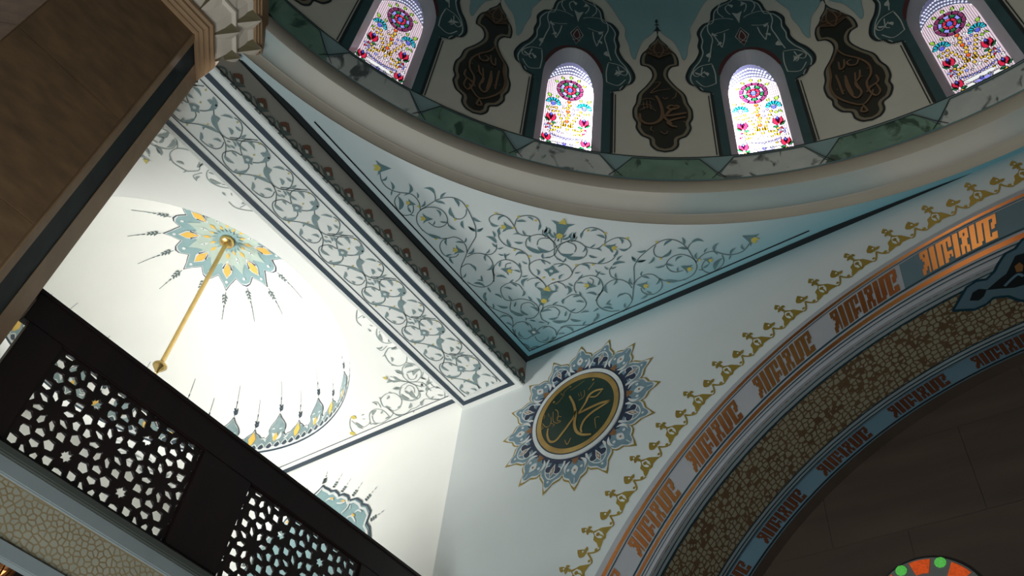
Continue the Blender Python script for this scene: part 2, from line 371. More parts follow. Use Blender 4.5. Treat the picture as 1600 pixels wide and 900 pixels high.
def ring_face(name, c, r0, r1, y, m, parent=None, n=96, a0=0, a1=pi, legs=True):
    A = arch_pts(c, r0, a0, a1, n); B = arch_pts(c, r1, a0, a1, n)
    if legs: A = [(c[0] + r0, -1.6)] + A + [(c[0] - r0, -1.6)]; B = [(c[0] + r1, -1.6)] + B + [(c[0] - r1, -1.6)]
    vs = [(p[0], y, p[1]) for q in zip(A, B) for p in q]; fs = [(2 * i, 2 * i + 1, 2 * i + 3, 2 * i + 2) for i in range(len(A) - 1)]
    return mesh(name, vs, fs, m, parent)
inner = ring_face('trim_inner_arch', AC, AR, IR, YI, bandblue); inner['kind'] = 'structure'
strip_arch('ceiling_inner_arch', AC, IR, YI, 8.15, nichem)['kind'] = 'structure'
bk = empty('wall_niche', kind='structure')
# marble slabs of the niche wall, each with a recessed joint; the round window sits among them
RWX, RWZ, RWR = -1.58, 4.33, 0.52
YN = 8.1
def slab(x0, x1, z0, z1):
    a = Art(); P = [(x0 + .003, z0 + .003), (x1 - .003, z0 + .003), (x1 - .003, z1 - .003), (x0 + .003, z1 - .003)]
    a.poly(P, nichem, 0.008)
    o = a.build('marble_slab', lambda u, v, h: (u, YN - h + random.uniform(0, .002), v), bk); return o
mesh('slab_bed', [(-4.6, YN, -1.6), (5.8, YN, -1.6), (5.8, YN, 7.2), (-4.6, YN, 7.2)], [(0, 1, 2, 3)], nichem, bk)
for j in range(7):
    for i in range(7):
        x0 = -4.6 + i * 1.5 - (0.75 if j % 2 else 0); z0 = 0.2 + j * 1.0
        slab(x0, x0 + 1.5, z0, z0 + 1.0)
# --- flat ceiling between the square and the dome ring
RO = 6.26
def square_pt(a):
    hx = (XB - .0) - CX; hy = YW - CY
    c, s = cos(a), sin(a); t = min((6.95 - CX) / c if c > 1e-9 else (abs(hx) / -c if c < -1e-9 else 1e9), hy / s if s > 1e-9 else ((6.2 + CY) / -s if s < -1e-9 else 1e9))
    return (CX + t * c, CY + t * s)
vs, fs = [], []; n = 240
corner = sorted([2 * pi * i / n for i in range(n)] + [atan2(YW - CY, XB - CX) % (2 * pi), atan2(YW - CY, 6.95 - CX) % (2 * pi), atan2(-6.2 - CY, XB - CX) % (2 * pi), atan2(-6.2 - CY, 6.95 - CX) % (2 * pi)])
for a in corner:
    q = square_pt(a); vs += [(CX + (RO - .006) * cos(a), CY + (RO - .006) * sin(a), HC), (max(q[0], XB) if hypot(q[0] - CX, q[1] - CY) > RO else CX + RO * cos(a), q[1] if hypot(q[0] - CX, q[1] - CY) > RO else CY + RO * sin(a), HC)]
k = len(corner)
for i in range(k): j = (i + 1) % k; fs.append((2 * i, 2 * i + 1, 2 * j + 1, 2 * j))
ceil = mesh('ceiling', vs, fs, ceil_m); ceil['kind'] = 'structure'
# --- dome ring moulding
ringm = empty('trim_dome_ring', kind='structure')
lathe('lower_fascia', [(RO, HC - .0), (RO, HC + .185), (RO - .012, HC + .2)], CX, CY, 0, 2 * pi, 192, taupe, ringm)
cove = [(RO - .012 - .205 * (1 - cos(t * pi / 2)), HC + .215 + .135 * sin(t * pi / 2)) for t in [i / 8 for i in range(9)]]
lathe('cove', [(RO - .012, HC + .2)] + cove, CX, CY, 0, 2 * pi, 192, ring_m, ringm)
lathe('upper_fascia', [(cove[-1][0], cove[-1][1]), (6.035, cove[-1][1] + .02), (RD - .002, 9.06), (RD + .05, 9.14)], CX, CY, 0, 2 * pi, 192, taupe, ringm)
# --- drum with fifteen window openings, dome above
WTH = [111.6 + 24 * i for i in range(-7, 8)]
def win_outline(hw, zb, zs, zt, n=10):
    L = [(-hw, zb), (-hw, zs)]
    for i in range(1, n):
        t = i / n; a = t * pi / 2 * 1.0; L.append((-hw * cos(a) ** 0.95, zs + (zt - zs) * (sin(a) ** 1.0) * (0.94 + .06 * t)))
    L.append((0, zt)); R = [(-x, z) for x, z in L[-2::-1]]; return L + R
FO = win_outline(0.44, 9.58, 11.35, 12.33)
GO = win_outline(0.335, 9.60, 11.2, 12.17)
bay_w = RD * radians(24)
dm = Art(); dm.poly([(-bay_w / 2, 9.06), (bay_w / 2, 9.06), (bay_w / 2, 15.4), (-bay_w / 2, 15.4)], beige, 0, [FO[::-1]]); dm.slice(0.12)
drum = empty('wall_drum', kind='structure')
dmesh = None
for i, th in enumerate(WTH):
    o = dm.build('drum_panel', mapCyl(th), drum)
lathe('ceiling_dome', [(RD + .08, 15.1)] + [(RD * cos(t * pi / 2 / 14), 15.3 + 4.0 * sin(t * pi / 2 / 14)) for t in range(15)], CX, CY, 0, 2 * pi, 90, skyblue)['kind'] = 'structure'

# ================================================================== PAINTING OF THE DRUM
C3 = ((800, 0), 3.3333); TH2, TH3 = 135.6, 111.6
def t2(P): return tr_(P, C3[0], C3[1], lambda x, y: onCyl(TH2, x, y))
def sym(P): return P + [(-x, y) for x, y in P[::-1]]
half = t2([(372, -22), (440, 0), (475, 50), (480, 110), (520, 130), (550, 170), (545, 205), (555, 240), (552, 270), (575, 312), (610, 350), (635, 400), (622, 435), (590, 448), (568, 470), (527, 478)])
half = [(0, 14.27), (.08, 14.10), (.24, 14.0), (.37, 13.8)] + [(max(0, x), z) for x, z in half[3:]]
xs = half[-1][0] - .02; strip_w = 0.575
half_s = cat_rom(half, 4) + [(strip_w, half[-1][1] - .02), (strip_w, 9.585)]
sur = Art()
inner_fo = [(x * 1.0, z) for x, z in FO]
fo_r = [(x, z) for x, z in FO if x >= -1e-9][::1]         # top -> right -> bottom
topi = FO.index((0, 12.33)) if (0, 12.33) in FO else len(FO) // 2
fo_right = FO[topi:]                                        # from apex down the right side
def surround():
    a = Art()
    R = half_s + fo_right[::-1]
    for sg in (1, -1):
        P = [(sg * x, z) for x, z in R]
        a.poly(P, crest_t, 0.006)
        a.stroke([(sg * x, z) for x, z in half_s], 0.038, black, 0.012, 1)
        ins = [(x * .955 - .012, z - .05 * (1 if z > 10.9 else 0)) for x, z in half_s[:-2]]
        a.stroke([(sg * x, z) for x, z in ins], 0.018, crestline, 0.012, 1)
        a.stroke([(sg * (strip_w + .045), half[-1][1] - .08), (sg * (strip_w + .045), 9.6)], 0.014, black, 0.01, 1)
        a.stroke([(sg * x * 1.02, z + .035) for x, z in fo_right[:9]], 0.075, crimson, 0.01, 1, taper=0.55)
        for st in ([(370, 100), (400, 95), (450, 100), (490, 120), (500, 160), (482, 200), (492, 240), (505, 290), (515, 320)], [(395, 150), (430, 165), (470, 180), (455, 215), (440, 245)],
                   [(440, 245), (425, 205), (420, 170)], [(500, 330), (560, 345), (600, 380), (582, 398), (540, 370)], [(490, 430), (550, 450), (590, 420)], [(500, 335), (490, 380), (492, 430)],
                   [(380, 20), (400, 40), (395, 60), (380, 75)], [(400, -5), (430, 30), (440, 65), (415, 90)], [(550, 350), (560, 390), (545, 400)]):
            q = t2(st); a.stroke([(sg * x, z) for x, z in q], 0.017, crestline, 0.014, 4)
        for lf in ([(455, 185), (480, 170)], [(505, 300), (495, 270)], [(560, 385), (590, 375)], [(385, 25), (370, 40)], [(445, 215), (465, 235)], [(545, 375), (530, 395)]):
            q = t2(lf); a.leaf((sg * q[0][0], q[0][1]), (sg * q[1][0], q[1][1]), crestline, 0.014, 0.4)
    d = [(0, 13.02), (.085, 12.77), (0, 12.47), (-.085, 12.77)]
    a.poly(d, crimson, 0.016); a.stroke([(0, 13.05), (.1, 12.77), (0, 12.44), (-.1, 12.77)], 0.014, crestline, 0.018, 1, closed=True)
    a.stroke([(0, 12.95), (-.05, 12.7), (.06, 12.55)], .012, crestline, .02, 4); a.stroke([(0, 12.95), (.05, 12.7), (-.06, 12.55)], .012, crestline, .02, 4)
    a.poly([(-.08, 13.62), (0, 13.55), (.08, 13.62), (.03, 13.4), (0, 13.2), (-.03, 13.4)], crestline, .016)
    return a.slice(0.14)
SUR = surround()
lam_h = t2([(480, -25), (500, 20), (540, 60), (565, 110), (590, 150), (590, 190), (610, 240), (620, 285), (640, 312), (655, 265), (680, 215), (720, 185), (760, 140), (765, 90), (790, 52)])
lam_h = [(0, 14.8), (.12, 14.5), (.34, 14.35), (.5, 14.1)] + lam_h[3:]; lam_h[-1] = (bay_w / 2, lam_h[-1][1])
def lambre():
    a = Art(); L = cat_rom(lam_h, 4)
    for sg in (1, -1):
        P = [(sg * x, z) for x, z in L] + [(sg * bay_w / 2, 15.4), (0, 15.4)]
        a.poly(P, skyblue, 0.004); a.stroke([(sg * x, z) for x, z in L], .016, palet, .006, 1)
    return a.slice(0.14)
LAM = lambre()
CB = ((970, 10), 3.754); THC = 123.6
def tcb(P): return tr_(P, CB[0], CB[1], lambda x, y: onCyl(THC, x, y))
# marble dado: white slab under each window, green under each cartouche
for i, th in enumerate(WTH):
    f = mapCyl(th); near = 60 < th < 186
    for k, (off, m) in enumerate(((0, marw), (12, marg))):
        g = mapCyl(th + off); a = Art()
        hb, htp = radians(6.25) * RD, radians(4.0) * RD
        a.poly([(-hb, 9.063), (hb, 9.063), (htp, 9.5), (-htp, 9.5)], m, 0.02 + .004 * k); a.slice(0.15)
        a.build('marble_panel', g, drum)
        b = Art(); b.stroke([(-hb - .06, 9.03), (-htp, 9.5), (htp, 9.5), (hb + .06, 9.03)], 0.016, black, 0.03, 1); b.slice(.2)
        b.v = [(x, max(z, 9.065), h) for x, z, h in b.v]
        b.build('painted_line', g, drum)
    if near:
        b = Art(); b.poly([(-bay_w / 2, 9.06), (bay_w / 2, 9.06), (bay_w / 2, 9.575), (-bay_w / 2, 9.575)], palet, 0.004)
        b.stroke([(-bay_w / 2, 9.572), (bay_w / 2, 9.572)], .018, black, .008, 1); b.slice(.15); b.build('pale_teal_band', f, drum)
        SUR.build('painted_window_surround', f, drum)
        LAM.build('painted_lambrequin', f, drum)
# --- calligraphy cartouches
coh = tcb([(247, 168), (265, 200), (300, 230), (312, 252), (345, 278), (363, 312), (362, 352), (328, 357), (302, 382), (300, 420), (340, 470), (395, 520), (412, 572), (435, 610), (437, 660), (420, 690), (425, 722), (395, 767), (350, 785), (345, 822), (310, 852), (262, 860)])
coh = [(max(0, x), z) for x, z in coh]; cx0 = coh[0][0]; coh = [(max(0, x - cx0 * (1 - i / 21)), z) for i, (x, z) in enumerate(coh)]; coh[0] = (0, coh[0][1]); coh[-1] = (0, coh[-1][1])
CL = cat_rom(coh, 4)
def cw0(z):
    b = 0
    for a_, c_ in zip(CL, CL[1:]):
        lo, hi = min(a_[1], c_[1]), max(a_[1], c_[1])
        if lo <= z <= hi: b = max(b, a_[0] if hi - lo < 1e-7 else a_[0] + (c_[0] - a_[0]) * (z - a_[1]) / (c_[1] - a_[1]))
    return b
def cart_fill(a, d, m, h):
    z1, z0 = CL[0][1], CL[-1][1]; n = 110; k = a.m(m); prev = None
    for i in range(n + 1):
        z = z0 + d + (z1 - z0 - d * 2.2) * i / n
        w_ = min(cw0(z + d * t / 4) - d * sqrt(1 - (t / 4) ** 2) for t in range(-4, 5)) if d else cw0(z)
        w_ = max(w_, 0); i0 = len(a.v); L_ = 8
        for q in range(L_ + 1): a.v.append((-w_ + 2 * w_ * q / L_, z, h))
        if prev is not None:
            for q in range(L_): a.f.append((prev + q, prev + q + 1, i0 + q + 1, i0 + q)); a.mi.append(k)
        prev = i0
def cartouche(th, strokes, label, top):
    root = empty('calligraphy_cartouche', label, 'cartouche', 'painted cartouches between the dome windows'); f = mapCyl(th)
    a = Art(); cart_fill(a, 0, black, .008); a.build('outline', f, root)
    a = Art(); cart_fill(a, .028, cart_rim, .013); a.build('rim', f, root)
    a = Art(); cart_fill(a, .07, cart_in, .018); a.build('ground', f, root)
    zt = coh[0][1]
    a = Art(); a.poly([(0, zt - .24), (.06, zt - .38), (.16, zt - .50), (.22, zt - .66), (.1, zt - .72), (0, zt - .86), (-.1, zt - .72), (-.22, zt - .66), (-.16, zt - .50), (-.06, zt - .38)], cart_top, .026)
    for sg in (1, -1):
        for st in ([(0, -.82), (.07, -.62), (.05, -.42), (0, -.3)], [(.05, -.62), (.14, -.55), (.1, -.46)], [(0, -.66), (.1, -.68), (.17, -.66)], [(0, -.82), (.1, -.74), (.2, -.68)]):
            a.stroke([(sg * x, zt + z) for x, z in st], .02, cart_s, .032, 4)
    a.slice(.2); a.build('palmette', f, root)
    a = Art(); a.stroke([(0, zt), (0, zt + .5)], .014, black, .01, 1)
    a.poly([(-.07, zt + .12), (.07, zt + .12), (.03, zt + .17), (.02, zt + .25), (-.02, zt + .25), (-.03, zt + .17)], black, .01); a.poly([(-.05, zt + .33), (.05, zt + .33), (0, zt + .38)], black, .01); a.leaf((0, zt + .4), (0, zt + .56), black, .01, .3, 0)
    a.build('finial', f, root)
    a = Art()
    for w_, st in strokes: a.stroke(st, w_, cart_s, .032, 5, taper=.35)
    a.slice(.2); a.build('calligraphy', f, root)
    return root
c_st = [(.05, tcb([(205, 535), (228, 575), (243, 630), (235, 670), (200, 695), (150, 698), (115, 675), (110, 640)])), (.04, tcb([(325, 598), (290, 592), (275, 608), (310, 615), (340, 600), (320, 590)])),
        (.045, tcb([(262, 655), (285, 625), (320, 605)])), (.05, tcb([(385, 635), (330, 645), (265, 655)])), (.045, tcb([(380, 660), (320, 672), (275, 690), (300, 712), (330, 718)])), (.04, tcb([(243, 630), (262, 670), (300, 700)])),
        (.02, tcb([(195, 460), (230, 455), (215, 480), (190, 500), (175, 520), (220, 505), (290, 495)])), (.016, tcb([(120, 560), (160, 550), (200, 560)])), (.016, tcb([(110, 620), (160, 600), (205, 625)])), (.016, tcb([(130, 570), (135, 615)])),
        (.016, tcb([(150, 565), (155, 610)])), (.016, tcb([(170, 565), (175, 615)])), (.016, tcb([(100, 590), (150, 585), (190, 600)])), (.018, tcb([(230, 745), (260, 760), (275, 742)])), (.018, tcb([(180, 715), (175, 735), (190, 745)])),
        (.018, tcb([(245, 545), (260, 555), (275, 545)])), (.018, tcb([(325, 515), (320, 540), (300, 555)])), (.03, tcb([(370, 685), (374, 692)]))]
R3 = ((690, 0), 4.5)
def ta(P): return [(x - .0, z) for x, z in tr_(P, R3[0], R3[1], lambda x, y: onCyl(147.6, x, y))]
a_st = [(.03, ta(p)) for p in ([(375, 335), (335, 370), (255, 392), (200, 430), (192, 490), (222, 550), (215, 605), (178, 640), (150, 605), (170, 560)], [(375, 335), (402, 395), (432, 455), (430, 520), (442, 590), (420, 650), (350, 690), (262, 703), (210, 645), (190, 600)],
                               [(255, 395), (270, 430), (310, 440), (325, 420), (300, 400)], [(340, 400), (345, 450), (370, 470), (375, 420)], [(255, 470), (262, 520), (290, 560), (275, 600)], [(285, 490), (285, 560), (260, 620), (290, 660), (320, 640), (345, 580), (345, 510)],
                               [(400, 510), (385, 570), (370, 640)], [(345, 510), (330, 580), (310, 640)], [(165, 500), (155, 540), (200, 580), (230, 620)], [(262, 703), (240, 745), (275, 750), (262, 715)])]
a_st += [(.03, ta([(x, y), (x + 6, y + 6)])) for x, y in ((205, 455), (360, 610), (350, 480), (245, 510), (400, 605), (205, 575))]
cartouche(123.6, c_st, 'dark cartouche between the two glaring windows, two-word script with a broad low sweep', 0)
cartouche(147.6, a_st, 'dark cartouche with looping script, left of the two glaring dome windows', 0)
cartouche(99.6, [(w_, [(-x, z) for x, z in P]) for w_, P in a_st], 'dark cartouche with looping script, right of the two glaring dome windows', 0)
cartouche(171.6, a_st, 'dark cartouche cut by the top edge, nearest the marble capital', 0)

# ================================================================== STAINED GLASS WINDOWS
def inpoly(P, x, y):
    c = False; j = len(P) - 1
    for i in range(len(P)):
        if (P[i][1] > y) != (P[j][1] > y) and x < (P[j][0] - P[i][0]) * (y - P[i][1]) / (P[j][1] - P[i][1]) + P[i][0]: c = not c
        j = i
    return c
GZ = ((1410, 0), 5.622)
def tg(x, y): return onCyl(87.6, GZ[0][0] + x / GZ[1], GZ[0][1] + y / GZ[1])
pieces = []
def piece(P, c): pieces.append((P, c))
def sector(c, r0, r1, a0, a1, col, n=4):
    piece([(c[0] + r0 * cos(a0 + (a1 - a0) * i / n), c[1] + KZ * r0 * sin(a0 + (a1 - a0) * i / n)) for i in range(n + 1)] + [(c[0] + r1 * cos(a1 + (a0 - a1) * i / n), c[1] + KZ * r1 * sin(a1 + (a0 - a1) * i / n)) for i in range(n + 1)], col)
KZ = 1.55
def disc(c, r, col, n=10): piece([(c[0] + r * cos(2 * pi * i / n), c[1] + KZ * r * sin(2 * pi * i / n)) for i in range(n)], col)
def gleaf(a, b, col, wf=.4):
    dx, dy = b[0] - a[0], (b[1] - a[1]) / KZ; piece([(a[0] + dx * t - dy * s, a[1] + KZ * (dy * t + dx * s)) for t, s in ((0, 0), (.3, wf / 2), (.65, wf / 2.4), (1, 0), (.65, -wf / 2.4), (.3, -wf / 2))], col)
bf = (0.0, 11.32)
disc(bf, .04, 'blue')
for i in range(6): sector(bf, .045, .085, i * pi / 3, (i + .92) * pi / 3, 'red')
for i in range(10): sector(bf, .09, .135, i * pi / 5, (i + .9) * pi / 5, 'green' if i % 2 else 'lav')
for i in range(12): sector(bf, .14, .19, i * pi / 6, (i + .9) * pi / 6, 'mag')
for a in (30, 60, 90, 120, 150): gleaf((bf[0] + .2 * cos(radians(a)), bf[1] + KZ * .2 * sin(radians(a))), (bf[0] + .27 * cos(radians(a)), bf[1] + KZ * .27 * sin(radians(a))), 'lime', .7)
for sg in (1, -1):
    cc = (sg * .215, 10.86)
    for i in range(7): a0 = radians(-10 + i * 27); sector(cc, .045, .105, a0, a0 + radians(24), 'cyan')
    disc(cc, .035, 'blue', 8); gleaf((cc[0] + sg * .05, cc[1] - .08), (cc[0] + sg * .09, cc[1] - .18), 'lime')
    gleaf((cc[0] + sg * .04, cc[1] + .17), (cc[0] + sg * .09, cc[1] + .27), 'lime', .7); gleaf((cc[0] - sg * .06, cc[1] + .17), (cc[0] - sg * .04, cc[1] + .26), 'lime', .7)
    for q in range(6): disc((sg * (.17 - .027 * q), 10.76 - .085 * q), .024, 'yel', 6)
for q in range(7): disc((.012 * sin(q * 2), 10.98 - .088 * q), .029, 'yel' if q % 3 else 'ora', 6)
def tulip(x, z, sg=1, r=.075):
    R2 = r * KZ
    gleaf((x, z - R2 * .4), (x, z + R2), 'blue', .5)
    gleaf((x - .014, z - R2), (x - .05, z + R2 * .8), 'red', .55); gleaf((x + .014, z - R2), (x + .05, z + R2 * .8), 'red', .55)
    gleaf((x + sg * .02, z - R2 * 1.1), (x + sg * .085, z - R2 * .2), 'green', .5); gleaf((x - sg * .01, z - R2 * 1.15), (x - sg * .08, z - R2 * 1.3), 'green', .6)
    disc((x - sg * .02, z - R2 * 1.65), .022, 'yel', 6); disc((x - sg * .05, z - R2 * 2.1), .022, 'yel', 6)
tulip(.225, 10.5); tulip(-.225, 10.5, -1); tulip(.26, 9.98, 1, .062); tulip(-.26, 9.98, -1, .062)
for x, z in ((.25, 10.25), (-.25, 10.25)):
    for k in range(5): a = k * 2 * pi / 5 + .3; gleaf((x + .012 * cos(a), z + KZ * .012 * sin(a)), (x + .06 * cos(a), z + KZ * .06 * sin(a)), 'red' if k % 2 else 'lav', .6)
for q in range(6):
    for sg in (1, -1): disc((sg * (.03 + .033 * q), 10.36 - .045 * q + .03 * (q % 2)), .022, 'yel', 6)
for i in range(11): x = -.2 + .04 * i; disc((x, 10.02 + 1.2 * x * x), .017, 'lav', 6)
piece([(-.2, 9.98), (.2, 9.98), (.13, 9.9), (-.13, 9.9)], 'whi'); piece([(-.11, 9.885), (.11, 9.885), (.06, 9.82), (-.06, 9.82)], 'lav')
piece([(-.05, 9.81), (.05, 9.81), (.075, 9.74), (.04, 9.69), (-.04, 9.69), (-.075, 9.74)], 'whi')
for i in range(9): x = -.16 + .04 * i; disc((x, 9.645), .016, 'lav', 6)
for sg in (1, -1): disc((sg * .155, 9.79), .07, 'whi', 12); disc((sg * .3, 9.68), .026, 'yel', 6); disc((sg * .25, 9.64), .022, 'lime', 6); disc((sg * .28, 9.8), .026, 'whi', 6)
rg = random.Random(7)
for t in range(2600):
    x, z = rg.uniform(-.3, .3), rg.uniform(9.66, 10.95); r_ = rg.uniform(.017, .028)
    if abs(x) > .30 - .12 * max(0, z - 10.4): continue
    ok = True
    for P_, c_ in pieces:
        if any((px - x) ** 2 + ((pz - z) / KZ) ** 2 < (r_ + .009) ** 2 for px, pz in P_) or inpoly(P_, x, z): ok = False; break
    if ok:
        n_ = rg.choice((4, 5, 6)); a0 = rg.random() * 6
        piece([(x + r_ * cos(a0 + 2 * pi * i / n_), z + KZ * r_ * sin(a0 + 2 * pi * i / n_)) for i in range(n_)], rg.choice(['whi', 'whi', 'whi', 'yel', 'yel', 'lime', 'lav', 'pink']))
glo = []
arc_in = lambda x: 11.78 - 2.6 * x * x - .06 * abs(x)
def make_glass():
    P = Art(); tones = {}
    B = [(p, c) for p, c in pieces]
    out = Art(); dx = .026; x = -.34
    gt = Art()
    import itertools
    bb = [(min(q[0] for q in p), max(q[0] for q in p), min(q[1] for q in p), max(q[1] for q in p)) for p, c in B]
    nx = 26; dx = .67 / nx; nz = int(2.57 / dx)
    for i in range(nx):
        for j in range(nz):
            x = -.335 + dx * (i + .5); z = 9.6 + dx * (j + .5)
            if not inpoly(GO, x, z): continue
            if z > arc_in(x): continue
            if any(b[0] - .004 < x < b[1] + .004 and b[2] - .004 < z < b[3] + .004 and inpoly(p, x, z) for (p, c), b in zip(B, bb)): continue
            h = dx / 2
            gt.v += [(x - h, z - h, 0), (x + h, z - h, 0), (x + h, z + h, 0), (x - h, z + h, 0)]; n0 = len(gt.v) - 4
            gt.f.append((n0, n0 + 1, n0 + 2, n0 + 3)); gt.mi.append(gt.m(G['pink']))
            for (a, b, c, d) in ((x - h, z - h, x - h + dx * .2, z + h), (x - h, z - h, x + h, z - h + dx * .2)):
                gt.v += [(a, b, .004), (c, b, .004), (c, d, .004), (a, d, .004)]; n0 = len(gt.v) - 4
                gt.f.append((n0, n0 + 1, n0 + 2, n0 + 3)); gt.mi.append(gt.m(lead))
    # crown of round bull's-eyes, in a dark plate
    cr = Art()
    L = [(x_, z_) for x_, z_ in GO if z_ > 11.15]
    xs = [-.335 + .67 * i / 24 for i in range(25)]
    low = [(x_, min(arc_in(x_), 11.78)) for x_ in xs]
    def topz(x_): 
        best = 11.2
        for (a, b) in zip(GO, GO[1:]):
            if min(a[0], b[0]) - 1e-9 <= x_ <= max(a[0], b[0]) + 1e-9 and abs(a[0] - b[0]) > 1e-6: best = a[1] + (b[1] - a[1]) * (x_ - a[0]) / (b[0] - a[0])
        return best
    hol = []
    for row in range(3):
        for i in range(-9, 10):
            x_ = i * .036 + (.018 if row % 2 else 0); z_ = arc_in(x_) + .06 + .10 * row * (1 - 1.2 * abs(x_))
            if abs(x_) < .305 and z_ < topz(x_) - .03: hol.append([(x_ + .0155 * cos(2 * pi * k / 7), z_ + .024 * sin(2 * pi * k / 7)) for k in range(7)])
    for i in range(24):
        a, b = xs[i], xs[i + 1]
        cr.v += [(a, low[i][1], .0), (b, low[i + 1][1], .0), (b, max(topz(b), low[i + 1][1]), .0), (a, max(topz(a), low[i][1]), .0)]; n0 = len(cr.v) - 4
    dark = Art(); outer = [low[0]] + low[1:] + [(x_, max(topz(x_), l[1]) ) for x_, l in list(zip(xs, low))[::-1][1:-1]]
    dark.poly(outer, leadl, .0, hol)
    for hp in hol: dark.poly(hp, G['clear'], .001)
    pc = {}
    for p, c in B:
        a = pc.setdefault(c, Art()); a.poly(p, G[c], .0); a.stroke(p, .011, lead, .005, 1, closed=True)
    return gt, dark, pc
leadl = glass('glass_smoke_crown', (.10, .10, .17, 1))
gt, dark, pc = make_glass()
def mapWin(u, v, h):   # local to the window: x right, y outward, z up ; placed by object transform
    a = -u / RD; return ((RD + .16 - h) * cos(a), (RD + .16 - h) * sin(a), v)
rev = Art()
nfo = len(FO)
rv, rf = [], []
def winmeshes():
    me = {}
    def cap(a, name): o = a.build(name, mapWin); d = o.data; bpy.data.objects.remove(o); return d
    me['glass_beads'] = cap(gt, 'glass_beads'); me['glass_crown'] = cap(dark, 'glass_crown')
    for c, a in pc.items(): me['glass_' + c] = cap(a, 'glass_pieces')
    vs, fs = [], []
    for (x, z), (gx, gz) in zip(FO, GO):
        a = -x / RD; vs.append((RD * cos(a), RD * sin(a), z)); b = -gx / RD; vs.append(((RD + .16) * cos(b), (RD + .16) * sin(b), gz))
    for i in range(nfo): j = (i + 1) % nfo; fs.append((2 * i, 2 * i + 1, 2 * j + 1, 2 * j))
    m = bpy.data.meshes.new('reveal'); m.from_pydata(vs, [], fs); m.materials.append(revm); me['reveal'] = m
    # jamb shell outside so that no sky leaks round the frame
    vs, fs = [], []
    for (x, z), (gx, gz) in zip(FO, GO):
        b = -gx / RD; vs.append(((RD + .16) * cos(b), (RD + .16) * sin(b), gz)); c = -x * 1.25 / RD; vs.append(((RD + .17) * cos(c), (RD + .17) * sin(c), gz + (.2 if gz > 10 else -.2)))
    fs = [(2 * i, 2 * i + 1, 2 * ((i + 1) % nfo) + 1, 2 * ((i + 1) % nfo)) for i in range(nfo)]
    m = bpy.data.meshes.new('outer_frame'); m.from_pydata(vs, [], fs); m.materials.append(lead); me['outer_frame'] = m
    return me
revm = mat('window_reveal', rgb(176, 176, 180), 0.6, scale=2)
WM = winmeshes()
nm = {'red': 'red_glass', 'mag': 'plum_glass', 'green': 'green_glass', 'lime': 'lime_glass', 'cyan': 'cyan_glass', 'blue': 'blue_glass', 'yel': 'amber_glass', 'lav': 'lavender_glass', 'whi': 'white_glass', 'ora': 'orange_glass'}
for i, th in enumerate(WTH):
    if not (-60 < th < 290): continue
    r = empty('window_%d' % (i + 1), kind='structure'); r.location = (CX, CY, 0); r.rotation_euler = (0, 0, radians(th))
    for k, me in WM.items():
        o = bpy.data.objects.new(nm.get(k.replace('glass_', ''), k) if k.startswith('glass_') and k not in ('glass_beads', 'glass_crown') else k, me); COL.objects.link(o); o.parent = r
        if k == 'glass_beads': o['kind'] = 'stuff'

# ================================================================== CEILING PAINTING: border and vine scroll
def border(x0, y1, ox, oy, mp, name, parent, wide=.085, gap=.16, m1=black, m2=black, ymin=-6, xmax=6.9):
    a = Art(); a.stroke([(x0 + wide / 2 + ox, ymin), (x0 + wide / 2 + ox, y1 - oy)], wide, m1, .006, 1); a.stroke([(x0 + ox, y1 - oy - wide / 2), (xmax, y1 - oy - wide / 2)], wide, m2, .007, 1)
    a.stroke([(x0 + ox + gap, ymin), (x0 + ox + gap, y1 - oy - gap), (xmax, y1 - oy - gap)], .018, m2, .006, 1); return a.build(name, mp, parent)
# the stripes die out where the ring touches the square
a = Art()
a.poly([(XB, YW), (XB, 1.45), (XB + .02, 1.45), (XB + .085, 2.2), (XB + .085, YW - .085), (-1.3, YW - .085), (-.1, YW - .03), (0.3, YW)], black, .006)
a.build('painted_stripe', mapC, ceil)
a = Art(); a.stroke([(XB + .16, 2.45), (XB + .16, YW - .16), (-1.5, YW - .16)], .02, black, .006, 1); a.build('painted_line', mapC, ceil)
Z1 = ((580, 240), 7.5); Z2 = ((660, 320), 7.5); Z3 = ((730, 420), 6.43); Z4 = ((840, 320), 7.5)
V = []   # (region, stems, leaves)
V.append((Z1, [[(105, 225), (120, 310), (170, 380), (250, 430), (350, 455), (450, 465), (520, 510), (565, 580), (575, 660)], [(340, 465), (290, 510), (275, 570), (310, 650), (370, 715), (450, 715), (490, 680), (495, 620), (480, 590)],
    [(750, 545), (750, 490), (720, 430)], [(575, 660), (640, 620), (750, 550), (850, 515), (960, 515), (1060, 560), (1130, 650), (1180, 750), (1220, 850), (1225, 900)],
    [(1115, 650), (1110, 710), (1060, 760), (980, 755), (930, 700)], [(530, 760), (545, 700), (600, 645), (680, 625), (780, 635), (860, 690), (895, 770), (870, 830), (800, 860), (730, 845), (670, 800)], [(530, 760), (545, 820), (605, 900)], [(895, 800), (910, 850)]],
   [(115, 310, 185, 255, .2), (250, 425, 225, 325, .15), (245, 430, 235, 490, 0), (440, 465, 440, 345, .2), (455, 465, 385, 490, .1), (545, 520, 535, 450, .1), (580, 620, 625, 545, .2), (330, 660, 310, 490, .15), (470, 690, 430, 610, -.1), (455, 710, 515, 728, 0),
    (748, 475, 610, 402, .25), (810, 520, 880, 450, -.1), (750, 555, 870, 590, -.1), (970, 520, 1025, 625, -.15), (1190, 740, 1290, 795, .15), (1225, 895, 1130, 845, -.1), (1235, 890, 1310, 865, .1), (975, 745, 930, 620, -.2), (1070, 780, 1095, 880, .15),
    (760, 650, 805, 740, -.25), (890, 800, 800, 790, -.1), (720, 835, 745, 780, .1), (910, 830, 1000, 890, .1)]))
